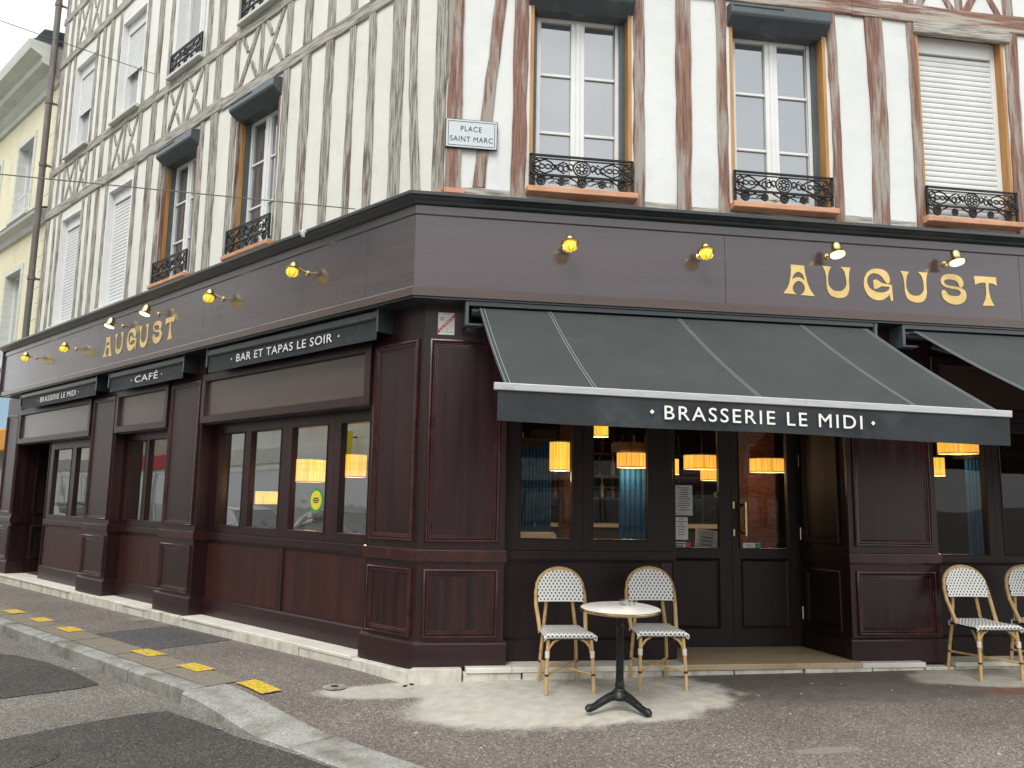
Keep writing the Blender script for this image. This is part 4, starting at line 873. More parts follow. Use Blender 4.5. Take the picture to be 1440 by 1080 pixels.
def awning_shut(x0, x1, txt, tx, label, shear=0.):
    t = thing('awning', label, 'awning', ML, 'rolled up awnings under the left fascia')
    MB().sweep([(.10, 3.205), (.075, 3.19), (.075, 3.12), (.10, 3.105), (.30, 3.105), (.30, 3.205)], x0, x1).build('cassette', 'slate_paint', t, False, .004)
    MB().sweep([(.06, 3.135), (.056, 3.125), (.07, 3.112), (.095, 3.112), (.095, 3.135)], x0+.05, x1-.05).build('front_bar', 'grey_alu', t)
    b = MB(); m_ = 24
    for i in range(m_+1):
        u = i/m_
        for j in range(4): w_ = j/3; b.v.append((x0+.01+(x1-x0-.02)*u, .085+.006*math.sin(u*13)*w_, 3.112-.19*w_))
    for i in range(m_):
        for j in range(3): a = i*4+j; b.f.append([a, a+1, a+5, a+4])
    v = b.build('valance', 'canvas_dark', t, True)
    text_mesh(txt, tx[0], tx[1], 3.025, .088, .074, 'white_print', 'valance_lettering', v, .006, spacing=1.1)
    for x in (tx[0]-.11, tx[1]+.11): diamond(x, 3.025, .013, .074, 'white_print', 'valance_lettering', v)
    for x in (x0-.03, x1+.0): MB().box(x, x+.03, .07, .28, 2.99, 3.205).build('bracket', 'slate_paint', t)
awning_shut(-3.86, -.60, 'BAR ET TAPAS LE SOIR', (-3.17, -1.30), 'rolled up awning with lettering about the bar and tapas, nearest the corner')
awning_shut(-6.82, -4.50, 'CAFÉ', (-5.93, -5.21), 'rolled up awning with the single word lettering over the narrow middle bay')
awning_shut(-10.78, -7.32, 'BRASSERIE LE MIDI', (-9.75, -8.12), 'rolled up awning with lettering over the bay beside the side entrance')

# ------------------------------------------------------------------ brass wall lamps on the fascia
def lamp_meshes():
    tilt = Matrix.Rotation(R(-14), 4, 'X')
    A_ = {}
    A_['mount'] = MB().lathe([(0, 0), (.03, 0), (.03, .008), (.012, .016), (0, .016)], 14, (0, 0, 0), Matrix.Rotation(R(90), 4, 'X')).mesh('mount', 'brass', True)
    A_['arm'] = MB().tube([(0, -.0, 0), (0, -.06, .015), (0, -.11, .03), (0, -.15, .035)], .0085, 8).mesh('arm', 'brass', True)
    c = (0, -.17, .0)
    A_['cap'] = MB().lathe([(0, .085), (.02, .083), (.034, .07), (.04, .045), (.044, .028), (.07, .018), (.076, .008), (.07, .0), (.06, .004)], 18, c, tilt).mesh('cap', 'brass', True)
    A_['glass'] = MB().lathe([(.052, .006), (.055, -.01), (.052, -.04), (.04, -.062), (.018, -.072), (0, -.073)], 16, c, tilt).mesh('glass_shade', 'lamp_glass', True)
    cg = MB()
    for k in range(6):
        a = k*math.pi/3; cg.tube([tuple(Vector(c)+(tilt @ Vector((r_*math.cos(a), r_*math.sin(a), z)))) for r_, z in ((.06, .004), (.06, -.035), (.045, -.066), (.012, -.08))], .0035, 5)
    A_['cage'] = cg.mesh('cage', 'brass', True)
    A_['bell'] = MB().lathe([(0, .1), (.02, .098), (.036, .085), (.042, .06), (.047, .02), (.058, -.01), (.076, -.03), (.08, -.036), (.07, -.034)], 20, c, Matrix.Rotation(R(-16), 4, 'X')).mesh('bell_shade', 'brass', True)
    A_['disc'] = MB().lathe([(0, -.041), (.064, -.041), (.066, -.036), (0, -.036)], 18, c, Matrix.Rotation(R(-16), 4, 'X')).mesh('light_disc', 'lamp_disc', True)
    return A_
LM = lamp_meshes()
LP = [('R', 1.333, 3.742, 0, 'lit yellow glass brass lamp on the square side fascia, nearest the corner'), ('R', 2.574, 3.752, 0, 'lit yellow glass brass lamp between the corner lamp and the gold letters'),
      ('R', 3.835, 3.835, 1, 'brass bell lamp above the first letters on the square side'), ('R', 5.042, 3.838, 1, 'brass bell lamp above the last letters on the square side'),
      ('L', -9.918, 3.766, 0, 'lit brass lamp farthest up the left street fascia'), ('L', -8.067, 3.712, 0, 'lit brass lamp second from the far end of the left fascia'),
      ('L', -6.314, 3.83, 1, 'brass bell lamp above the first letters of the left street fascia'), ('L', -5.161, 3.836, 1, 'brass bell lamp above the last letters of the left street fascia'),
      ('L', -3.429, 3.762, 0, 'lit brass lamp above the bar and tapas awning'), ('L', -1.678, 3.746, 0, 'lit brass lamp nearest the corner on the left street fascia')]
for sd_, x, z, kd, lb in LP:
    t = thing('wall_lamp', lb, 'lamp', (MR if sd_ == 'R' else ML) @ T(x, .004, z-.03), 'brass fascia lamps')
    for k in (('mount', 'arm', 'cap', 'glass', 'cage') if kd == 0 else ('mount', 'arm', 'bell', 'disc')): link(LM[k].name, LM[k], t)

x_, z_ = bp(437, 333, 'L', -.06); t = thing('motion_sensor', 'tiny white sensor perched on the cornice edge of the left street face', 'sensor', ML @ T(x_, -.125, 4.10))
MB().box(-.012, .012, -.03, .012, -.02, .015).build('bracket', 'white_pvc', t, False, .003); MB().lathe([(0, .02), (.02, .012), (.024, -.02), (.016, -.05), (0, -.055)], 12, (0, -.035, -.02), Matrix.Rotation(R(25), 4, 'X')).build('sensor_head', 'white_pvc', t, True)
# ------------------------------------------------------------------ plates and papers
t = thing('street_name_plate', 'grey white enamel street name plate on the corner post', 'sign', MR @ T(.515, .505, 4.803), None)
MB().box(-.25, .25, 0, .02, 0, .292).build('plate', 'dark_print', t, False, .004)
MB().box(-.242, .242, -.004, .0, .008, .284).build('plate_face', 'white_plate', t, False, .001)
fr = MB(); fr.frame(-.224, .224, .024, .268, [(0, -.0042), (0, -.0056), (.005, -.0056), (.005, -.0042)]); fr.build('border_line', 'dark_print', t)
text_mesh('PLACE', -.105, .095, .195, .052, -.0058, 'dark_print', 'lettering', t, .003, spacing=1.15); text_mesh('SAINT MARC', -.205, .205, .092, .052, -.0058, 'dark_print', 'lettering', t, .003, spacing=1.1)
for x, z in ((-.232, .016), (.232, .016), (-.232, .276), (.232, .276)): MB().lathe([(0, .003), (.006, .002), (.007, 0)], 8, (x, -.004, z), Matrix.Rotation(R(90), 4, 'X')).build('screw', 'chrome', t)
ir = MB().box(.42, .53, WD-.04, WD+.01, 4.93, 4.97)
tb = MB().box(-.2, .2, .02, .046, .1, .19).build('mounting_batten', 'timber_grey_h', t)
t = thing('licence_plaque', 'small white plaque with a red diagonal band on the corner pilaster', 'plaque', MR @ T(.308, PF-.001, 2.935))
MB().box(-.074, .074, -.006, 0, 0, .2).build('plaque', 'white_print', t, False, .002)
MB().slab([(-.073, .045), (-.073, .006), (.073, .155), (.073, .194)], -.0075, -.0065).build('band', 'red_print', t)
text_mesh('LICENCE', -.082, .082, .1, .024, -.0082, 'white_print', 'lettering', t, .012, rot=R(45.5)); text_mesh('IV', -.052, -.02, .142, .036, -.0068, 'dark_print', 'lettering', t, .004)
text_mesh('DE', .0, .018, .05, .01, -.0068, 'dark_print', 'lettering', t); text_mesh('LE DEBIT', -.035, .035, .188, .007, -.0068, 'dark_print', 'lettering', t); text_mesh('CATEGORIE', -.035, .06, .026, .008, -.0068, 'dark_print', 'lettering', t)
def paper(px0, py0, px1, py1, d, label, name, cat, mat='paper', lines=0):
    x0, z1 = bp(px0, py0, 'R', d); x1, z0 = bp(px1, py1, 'R', d)
    t = thing(name, label, cat, MR @ T((x0+x1)/2, d, z0)); wv = (x1-x0)/2; h = z1-z0
    MB().box(-wv, wv, -.001, .0008, 0, h).build('sheet', mat, t)
    for k in range(lines):
        z = h*(.9-.8*k/lines); l = wv*random.uniform(.35, .8); MB().box(-l, l, -.0019, -.0011, z, z+.006).build('print_line', 'dark_print', t)
    return t, wv, h
GP = DY+.0205
paper(949, 682, 974, 725, GP, 'large printed menu sheet taped to the left door glass', 'menu_sheet', 'paper', 'paper', 11)
paper(949, 727, 967.5, 759, GP, 'plain white notice taped below the menu on the left door', 'notice_sheet', 'paper', 'white_print', 7)
t, wv, h = paper(949, 762, 971, 770, GP, 'narrow white and red sticker low on the left door glass', 'door_sticker', 'sticker', 'white_print', 0)
MB().box(wv*.35, wv, -.002, -.0011, 0, h).build('red_patch', 'red_print', t); MB().box(-wv*.95, wv*.28, -.002, -.0011, h*.55, h*.8).build('print_line', 'dark_print', t); MB().box(-wv*.9, wv*.1, -.002, -.0011, h*.15, h*.4).build('print_line', 'dark_print', t)
t, wv, h = paper(1045, 763.5, 1069, 771, GP, 'white and green sticker with the word to pull on the right door', 'door_sticker', 'sticker', 'white_print', 0)
MB().box(wv*.38, wv*.97, -.002, -.0011, h*.05, h*.95).build('green_patch', 'green_print', t); text_mesh('TIREZ', -wv*.82, wv*.25, h*.5, h*.5, -.0016, 'dark_print', 'lettering', t, .01)
def round_sticker(M, r, label):
    t = thing('round_sticker', label, 'sticker', M, 'round stickers on the glass')
    rx = Matrix.Rotation(R(90), 4, 'X')
    return t, rx
x, z = bp(1007.5, 695.5, 'R', GP); t, rx = round_sticker(MR @ T(x, GP, z), .03, 'small pale round sticker on the left door glass')
MB().lathe([(0, .001), (.026, .001), (.026, 0)], 18, M=rx).build('disc', 'binding', t); MB().lathe([(.018, .0018), (.022, .0018), (.022, .001)], 18, M=rx).build('ring', 'green_print', t)
x, z = bp(444.5, 703.5, 'L', BY+.03); t, rx = round_sticker(ML @ T(x, BY+.031, z), .1, 'green and yellow round sticker on the window nearest the corner but one')
MB().lathe([(0, .001), (.125, .001), (.125, 0)], 26, M=rx).build('disc', 'green_print', t); MB().lathe([(0, .002), (.098, .002), (.098, .0012)], 26, M=rx).build('inner_disc', 'yellow_print', t)
b = MB()
for zz, l in ((.02, .045), (0, .06), (-.02, .04)): b.box(-l, l, -.0032, -.0021, zz-.006, zz+.006)
b.build('print_line', 'dark_print', t)
# framed card leaning behind the door glass on a stool
x0, zt_ = bp(977, 744, 'R', 1.15); x1, zb_ = bp(1007, 771, 'R', 1.15)
t = thing('menu_board', 'white framed menu card standing behind the left door glass', 'board', MR @ T((x0+x1)/2, 1.15, zb_-.12) @ Matrix.Rotation(R(-10), 4, 'X') @ Matrix.Rotation(R(7), 4, 'Y'))
fr = MB(); hw = (x1-x0)/2; hh = zt_-zb_+.12; fr.frame(-hw, hw, 0, hh, [(0, .02), (0, -.01), (.03, -.01), (.035, .0)]); fr.build('frame', 'white_print', t); MB().box(-hw+.03, hw-.03, 0, .015, .03, hh-.03).build('sheet', 'white_plate', t)
for k in range(5): MB().box(-hw*.5, hw*.5, -.003, -.001, hh*(.25+.12*k), hh*(.25+.12*k)+.008).build('print_line', 'dark_print', t)
bs = thing('bar_stool', 'dark stool inside the left door carrying the menu card', 'stool', MR @ T((x0+x1)/2, 1.25, .13))
MB().lathe([(0, zb_-.27), (.17, zb_-.27), (.18, zb_-.285), (.17, zb_-.30), (0, zb_-.30)], 20).build('seat', 'wood_v', bs, True)
for k in range(4): a = k*math.pi/2+.78; MB().tube([(.12*math.cos(a), .12*math.sin(a), zb_-.3), (.18*math.cos(a), .18*math.sin(a), 0)], .014, 8).build('leg', 'black_iron', bs, True)

# ------------------------------------------------------------------ rattan bistro chairs
def chair_meshes():
    m = {}
    SH = .445
    def leg(p, r=.0145): return MB().tube(p, r, 10)
    fx, fy, bx_, by_ = .188, -.25, .158, .262
    for nm, sx in (('l', -1), ('r', 1)):
        m['front_'+nm] = leg([(sx*fx, fy, 0), (sx*(fx-.004), fy+.005, .2), (sx*(fx-.018), fy+.03, SH)]).mesh('leg', 'rattan', True)
        m['back_'+nm] = leg([(sx*bx_, by_, 0), (sx*.15, by_-.03, .22), (sx*.135, by_-.07, SH), (sx*.115, by_-.055, .62), (sx*.105, by_-.02, .86)]).mesh('leg', 'rattan', True)
    # arched back
    pts = [(-.19, .045, SH-.015), (-.198, .10, SH+.09), (-.208, .15, .63), (-.205, .185, .73)]
    n = 12
    for k in range(n+1):
        a = math.pi*(1-k/n); pts.append((.197*math.cos(a), .19+.045*math.sin(a), .755+.165*math.sin(a)))
    pts += [(-x, y, z) for x, y, z in reversed(pts[:4])]
    m['arch'] = MB().tube(pts, .0165, 10).mesh('back_arch', 'rattan', True)
    # woven back panel
    b = MB(); b.uv = []; nu, nv = 14, 10; th = .006
    for side in (0, 1):
        for i in range(nu+1):
            for j in range(nv+1):
                u = -1+2*i/nu; zt = .755+.158*math.sqrt(max(0., 1-min(1, abs(u)*.975)**2)); z0 = .655; z = z0+(zt-z0)*j/nv
                wdt = .194 if z < .755 else .192
                x = u*wdt*.985; y = .158+(z-.64)*.24+.022*u*u*-1+side*th
                b.v.append((x, y, z)); b.uv.append((x+.3, z))
    K = nv+1; tt = (nu+1)*K
    for i in range(nu):
        for j in range(nv): a = i*K+j; b.f += [[a, a+K, a+K+1, a+1], [tt+a+1, tt+a+K+1, tt+a+K, tt+a]]
    me = bpy.data.meshes.new('woven_back'); me.from_pydata(b.v, [], b.f); l = me.uv_layers.new(name='UVMap')
    for lp in me.loops: l.data[lp.index].uv = b.uv[lp.vertex_index]
    me.materials.append(MATS['weave']); me.shade_smooth(); m['wback'] = me
    # woven seat with rolled edges
    b = MB(); b.uv = []; prof = []
    ny = 16
    for j in range(ny+1):
        t = j/ny; y = -.262+.44*t; prof.append((y, SH+.018-.006*math.sin(math.pi*t)))
    prof = [(-.245, SH-.03), (-.262, SH-.02), (-.272, SH), (-.268, SH+.014)]+prof[1:]+[(.188, SH+.008), (.186, SH-.012), (.172, SH-.024)]
    nx = 14; acc = 0; K = len(prof)
    for i in range(nx+1):
        u = -1+2*i/nx; acc = 0
        for j, (y, z) in enumerate(prof):
            wd = .212-.03*max(0, (y+.26)/.45); dz = -.022*max(0, abs(u)-.88)/.12
            if j: acc += math.hypot(y-prof[j-1][0], z-prof[j-1][1])
            b.v.append((u*wd, y, z+dz)); b.uv.append((u*.2+.3, acc))
    for i in range(nx):
        for j in range(K-1): a = i*K+j; b.f.append([a, a+K, a+K+1, a+1])
    me = bpy.data.meshes.new('woven_seat'); me.from_pydata(b.v, [], b.f); l = me.uv_layers.new(name='UVMap')
    for lp in me.loops: l.data[lp.index].uv = b.uv[lp.vertex_index]
    me.materials.append(MATS['weave']); me.shade_smooth(); m['wseat'] = me
    m['rim'] = MB().tube([(-.19, -.245, SH-.022), (.19, -.245, SH-.022), (.175, .0, SH-.022), (.16, .175, SH-.022), (-.16, .175, SH-.022), (-.175, 0, SH-.022)], .012, 8, True).mesh('seat_frame', 'dark_print', True)
    # cross stretcher and curved braces
    m['cross'] = MB().tube([(-.183, -.24, .145), (.152, .24, .165)], .0095, 8).tube([(.183, -.24, .145), (-.152, .24, .165)], .0095, 8).mesh('cross_stretcher', 'rattan', True)
    for nm, sx in (('l', -1), ('r', 1)):
        m['brace_'+nm] = MB().tube([(sx*.178, -.236, .29), (sx*.165, -.232, .345), (sx*.13, -.228, .39), (sx*.085, -.226, SH-.03)], .0095, 8).tube([(sx*.176, -.226, .28), (sx*.168, -.17, .36), (sx*.16, -.11, SH-.03)], .0095, 8).mesh('brace', 'rattan', True)
        bd = MB(); 
        for z in (.285, .31): bd.tube([(sx*(fx-.008), fy+.012, z-.012), (sx*(fx-.009), fy+.014, z+.012)], .0185, 10)
        m['bind_'+nm] = bd.mesh('binding', 'binding', True)
        bk = MB(); bk.tube([(sx*(fx-.003), fy+.004, .137), (sx*(fx-.003), fy+.004, .153)], .0165, 10); bk.tube([(sx*.153, by_-.022, .157), (sx*.152, by_-.024, .173)], .0165, 10)
        m['bindb_'+nm] = bk.mesh('binding', 'dark_print', True)
    return m
CM = chair_meshes()
def chair(x, y, a, label):
    t = thing('bistro_chair', label, 'chair', T(x, y, gz(x, y)+.0) @ RZ(R(a)), 'rattan bistro chairs')
    for k, me in CM.items(): link(me.name, me, t)
    return t
chair(1.305, -.185, -1, 'rattan bistro chair with black and white weave, left of the round table')
chair(2.085, -.155, -5, 'rattan bistro chair behind the round table, nearest the doors')
chair(5.095, -.125, -4, 'rattan bistro chair alone beside the second pilaster')
chair(5.73, -.125, -4, 'rattan bistro chair cut off by the right edge of the picture')

# ------------------------------------------------------------------ round cafe table, ashtray
TX, TY, TH = 1.545, -.955, .712
t = thing('cafe_table', 'small round white table with brass rim and black cast iron pedestal', 'table', T(TX, TY, gz(TX, TY)+.009) @ Matrix.Rotation(R(2.4), 4, 'X'))
tp = MB().lathe([(0, TH-.022), (.284, TH-.022), (.286, TH-.002), (.28, TH), (0, TH)], 48).build('table_top', 'marble', t, True)
MB().lathe([(.285, TH-.022), (.292, TH-.021), (.295, TH-.012), (.293, TH-.003), (.288, TH+.0005), (.285, TH-.004)], 48).build('brass_rim', 'brass', tp, True)
MB().lathe([(.040, .10), (.042, .12), (.042, .135), (.034, .145), (.036, .16), (.036, .175), (.030, .185), (.029, .21), (.026, .5), (.025, .56), (.031, .57), (.031, .585), (.024, .60), (.026, .65), (.042, .67), (.042, .68)], 20).build('column', 'black_iron', t, True)
MB().box(-.13, .13, -.018, .018, TH-.05, TH-.023).box(-.018, .018, -.13, .13, TH-.048, TH-.0235).build('top_bracket', 'black_iron', t, False, .004)
MB().lathe([(.0, .135), (.045, .13), (.062, .11), (.07, .09), (.06, .07), (.03, .06), (0, .06)], 16).build('hub', 'black_iron', t, True)
for a in (197, 305, 62):
    ar = R(a); L_ = .275; c, s_ = math.cos(ar), math.sin(ar)
    b = MB(); pf = [(.03, .095, .034), (.08, .092, .031), (.13, .07, .027), (.18, .048, .024), (.225, .034, .026), (.255, .028, .029), (.275, .02, .02)]
    b.tube([(r_*c, r_*s_, max(z, w_*1.0)) for r_, z, w_ in pf], [w_ for _, _, w_ in pf], 10)
    b.tube([(.07*c-.02*s_, .07*s_+.02*c, .105), (.1*c-.012*s_, .1*s_+.012*c, .1), (.15*c, .15*s_, .085), (.2*c, .2*s_, .066)], [.014, .015, .013, .008], 8)
    b.tube([(.07*c+.02*s_, .07*s_-.02*c, .105), (.11*c+.02*s_, .11*s_-.02*c, .09), (.17*c+.012*s_, .17*s_-.012*c, .068)], [.014, .013, .008], 8)
    b.lathe([(0, .058), (.016, .055), (.022, .045), (.02, .03)], 10, (.25*c, .25*s_, 0))
    b.build('foot', 'black_iron', t, True)
t = MB().lathe([(0, .004), (.048, .004), (.056, .03), (.05, .032), (.05, .04), (.058, .04), (.062, .0), (0, .0)], 24).build('ashtray', 'glass_clear', None, True)
t.location = (TX+.085, TY+.09, gz(TX, TY)+TH+.0132); tag(t, 'clear glass ashtray on the round white table', 'ashtray')

# ================================================================== interior seen through the glass
def plan3(ps): return [(p.x, p.y) for p in ps]
ia, ib, ic, idd, ie = Vector((KM*.53, .53, 0)), Vector((9.3, .53, 0)), Vector((9.3, 7.5, 0)), UL*11.9-NL*6.5, UL*11.9-NL*.53
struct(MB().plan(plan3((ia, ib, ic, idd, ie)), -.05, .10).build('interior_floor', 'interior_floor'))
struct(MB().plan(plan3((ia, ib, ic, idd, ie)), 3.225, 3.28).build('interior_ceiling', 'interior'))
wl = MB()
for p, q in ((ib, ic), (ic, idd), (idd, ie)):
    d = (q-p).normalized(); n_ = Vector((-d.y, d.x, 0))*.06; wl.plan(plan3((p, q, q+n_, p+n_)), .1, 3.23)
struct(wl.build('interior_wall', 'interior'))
def pendant(px, py, d, side, r, h, mat, label, pw=4.):
    x, z = bp(px, py, side, d); M = (MR if side == 'R' else ML)
    t = thing('pendant_lamp', label, 'lamp', M @ T(x, d, z), 'pleated pendant lamps indoors')
    b = MB(); n = 40
    for zz in (-h/2, h/2):
        for k in range(n): a = 2*math.pi*k/n; rr = r*(1+(.018 if k % 2 else -.012)); b.v.append((rr*math.cos(a), rr*math.sin(a), zz))
    b.f = [[k, (k+1) % n, n+(k+1) % n, n+k] for k in range(n)]; b.build('lamp_shade', mat, t)
    for zz in (-h/2, h/2): MB().tube([(r*1.01*math.cos(2*math.pi*k/24), r*1.01*math.sin(2*math.pi*k/24), zz) for k in range(24)], .006, 5, True).build('shade_ring', 'bulb' if False else 'binding', t)
    MB().lathe([(0, -.035), (.02, -.028), (.028, 0), (.015, .035), (0, .04)], 10).build('bulb', 'bulb', t, True)
    pl_d = bpy.data.lights.new('bulb_light', 'POINT'); pl_d.energy = pw; pl_d.color = (1., .62, .28); pl_d.shadow_soft_size = .05; lo_ = bpy.data.objects.new('bulb_light', pl_d); COL.objects.link(lo_); lo_.parent = t; lo_.location = (0, 0, -h/2-.06)
    if z < 3.1: MB().tube([(0, 0, .04), (0, 0, 3.22-z)], .006, 6).build('flex', 'black_iron', t)
pendant(787, 641.5, .85, 'R', .095, .27, 'shade_yellow', 'tall yellow pleated pendant close behind the glass left of the doors')
pendant(741, 650, 3.0, 'R', .075, .17, 'shade_orange', 'small orange pendant low behind the window by the corner')
pendant(888, 647, 1.7, 'R', .155, .155, 'shade_orange', 'orange drum pendant behind the second window left of the doors')
pendant(987, 650, 2.0, 'R', .20, .15, 'shade_orange', 'orange drum pendant behind the left door')
pendant(1002, 668, 4.5, 'R', .17, .15, 'shade_orange', 'smaller orange drum pendant deeper in the room behind the left door')
pendant(948, 656, 3.6, 'R', .06, .2, 'shade_yellow', 'slim yellow pendant at the left edge of the left door glass')
pendant(1080, 654.5, 2.0, 'R', .20, .15, 'shade_orange', 'orange drum pendant behind the right door')
pendant(1347, 630, 1.9, 'R', .215, .13, 'shade_orange', 'orange drum pendant high behind the window past the second pilaster')
pendant(1318, 656, 1.5, 'R', .075, .2, 'shade_yellow', 'yellow pendant beside the second pilaster window')
pendant(841, 606, 2.6, 'R', .12, .13, 'shade_yellow', 'yellow pendant just under the awning valance, deep in the room')
pendant(432, 662, 1.1, 'L', .21, .26, 'shade_bright', 'large orange pendant behind the third window of the left street bay')
pendant(498, 655, .95, 'L', .13, .24, 'shade_bright', 'orange pendant behind the corner window of the left street bay')
pendant(378, 700, 2.4, 'L', .2, .2, 'shade_bright', 'dim orange pendant behind the second window of the left street bay')
# added blue shafts in place of reflections from the square, brick piers, bar
def column(x, y, w_, h, mat, name, label, flutes=True):
    t = thing(name, label, 'column', MR @ T(x, y, .1))
    b = MB(); n = 5 if flutes else 1
    if flutes:
        for k in range(n): a = -w_+2*w_*k/n; b.tube([(a+w_/n, 0, 0), (a+w_/n, 0, h)], w_/n*1.02, 10)
    else: b.box(-w_, w_, -.15, .15, 0, h)
    b.build('shaft', mat, t, flutes); MB().box(-w_-.03, w_+.03, -.18, .18, h, h+.1).build('cornice', 'interior', t)
def atx(px, d): return bp(px, 700, 'R', d)[0]
column(atx(740, 2.4), 2.4, .1, 2.0, 'reflection_blue', 'blue_reflection', 'narrow blue fluted shaft standing in for a reflection behind the window by the corner')
column(atx(764, 2.4), 2.4, .09, 2.1, 'reflection_blue', 'blue_reflection', 'blue fluted shaft standing in for a reflection, right of the narrow one behind the same window')
column(atx(890, 1.9), 1.9, .16, 1.95, 'reflection_blue', 'blue_reflection', 'wide blue fluted shaft standing in for a reflection below the drum pendant left of the doors')
column(atx(797, 1.6), 1.6, .055, 2.9, 'brick_red', 'brick_pier', 'slim red brick pier behind the first window left of the doors', False)
column(atx(1064, 2.7), 2.7, .17, 2.95, 'brick_red', 'brick_pier', 'red brick pier behind the right door', False)
column(atx(1372, 2.2), 2.2, .12, 2.0, 'reflection_blue', 'blue_reflection', 'blue fluted shaft standing in for a reflection behind the window past the second pilaster')
bar = thing('bar_counter', 'dark bar counter with shelves deep in the room behind the doors', 'bar', MR @ T(3.4, 5.0, .1))
MB().box(-1.6, 1.4, -.3, .3, 0, 1.05).build('counter', 'wood_v', bar, False, .01); MB().box(-1.68, 1.48, -.38, .34, 1.05, 1.1).build('counter_top', 'marble', bar)
for z in (1.45, 1.8, 2.15): MB().box(-1.7, 1.5, .9, 1.15, z, z+.03).build('shelf', 'wood_h', bar)
MB().box(-1.72, -1.68, .9, 1.15, 0, 2.5).build('shelf_side', 'wood_v', bar); MB().box(1.5, 1.54, .9, 1.15, 0, 2.5).build('shelf_side', 'wood_v', bar)
bt = {}
for c_ in ('bottle_green', 'bottle_brown', 'bottle_clear', 'bottle_red'): bt[c_] = MB().lathe([(0, 0), (.037, 0), (.038, .17), (.03, .2), (.014, .225), (.013, .29), (.016, .295), (.015, .305), (0, .305)], 10).mesh('bottle', c_, True)
for si, z in enumerate((1.48, 1.83, 2.18)):
    for k in range(16):
        x = 1.78+k*.185+random.uniform(-.03, .03); cc = random.choice(list(bt)); o = link('bottle', bt[cc]); o.location = (x, 6.0+random.uniform(-.03, .04), z+.1); 
        hue = {'bottle_green': 'green', 'bottle_brown': 'amber', 'bottle_clear': 'clear', 'bottle_red': 'dark red'}[cc]
        rank = ('first', 'second', 'third', 'fourth', 'fifth', 'sixth', 'seventh', 'eighth', 'ninth', 'tenth', 'eleventh', 'twelfth', 'thirteenth', 'fourteenth', 'fifteenth', 'sixteenth')[k]
        tag(o, '%s bottle on the %s shelf behind the bar, %s from the left' % (hue, ('lowest', 'middle', 'top')[si], rank), 'bottle', 'bottles behind the bar')
for k, px in enumerate((752, 860)):
    t = thing('bench_seat', ('pale upholstered bench seat behind the window by the corner', 'pale bench seat behind the second window left of the doors')[k], 'bench', MR @ T(atx(px, 1.3), 1.35, .1))
    MB().box(-.28, .28, -.2, .2, .3, .47).build('cushion', 'marble', t, False, .03, 2); MB().box(-.28, .28, .2, .3, .3, .98+.1*(1-k)).build('backrest', 'marble', t, False, .02, 2); MB().box(-.26, .26, -.18, .28, 0, .3).build('base', 'interior', t)

# ================================================================== neighbouring yellow house (same street line, past the downpipe)
YD = .62
yh = thing('yellow_house', 'pale yellow rendered house with a deep moulded cornice at the far left', 'house', ML)
YX0, YX1 = -26, -12.16
wins = []
for x in (-14.05, -16.4, -18.75, -21.1, -23.4): wins += [(x-.52, x+.52, 7.35, 9.0), (x-.52, x+.52, 4.15, 6.1)]
xs = sorted({YX0, YX1, *[q for h in wins for q in h[:2]]}); zs = sorted({3.45, 9.95, *[q for h in wins for q in h[2:]]})
b = MB()
for i in range(len(xs)-1):
    for j in range(len(zs)-1):
        cx, cz = (xs[i]+xs[i+1])/2, (zs[j]+zs[j+1])/2
        if not any(h[0] < cx < h[1] and h[2] < cz < h[3] for h in wins): b.box(xs[i], xs[i+1], YD, YD+.3, zs[j], zs[j+1])
b.build('wall', 'yellow_wall', yh)
MB().box(YX0, YX1, YD+.3, YD+7, 0, 10.2).build('core_wall', 'yellow_wall', yh)
MB().sweep([(YD+.1, 9.70), (YD-.06, 9.70), (YD-.08, 9.80), (YD-.16, 9.86), (YD-.20, 9.95), (YD-.38, 10.0), (YD-.40, 10.12), (YD-.62, 10.22), (YD-.66, 10.40), (YD+.1, 10.46)], YX0, YX1).build('cornice', 'pale_stone', yh, True)
MB().sweep([(YD+.1, 6.78), (YD-.06, 6.80), (YD-.10, 6.90), (YD-.22, 6.96), (YD-.24, 7.02), (YD+.1, 7.10)], YX0, YX1).build('string_course', 'pale_stone', yh, True)
MB().sweep([(YD-.25, 7.025), (YD-.25, 7.04), (YD+.0, 7.12), (YD+.0, 7.10)], YX0, YX1).build('lead_flashing', 'slate_paint', yh)
MB().sweep([(YD-.6, 10.41), (YD-.55, 10.45), (YD+6, 12.3), (YD+6, 10.4)], YX0, YX1).build('roof', 'slate_roof', yh)
MB().sweep([(YD-.55, 10.45), (YD-.4, 10.72), (YD+.5, 10.9), (YD+.5, 10.45)], -12.75, -12.2).build('roof_curb', 'slate_roof', yh)
for k in range(20):
    z = 3.9+.32*k
    if 6.6 < z < 7.2: continue
    MB().box(-12.62 if k % 2 else -12.5, YX1, YD-.006, YD+.02, z, z+.30).build('quoin', 'yellow_wall', yh, False, .008)
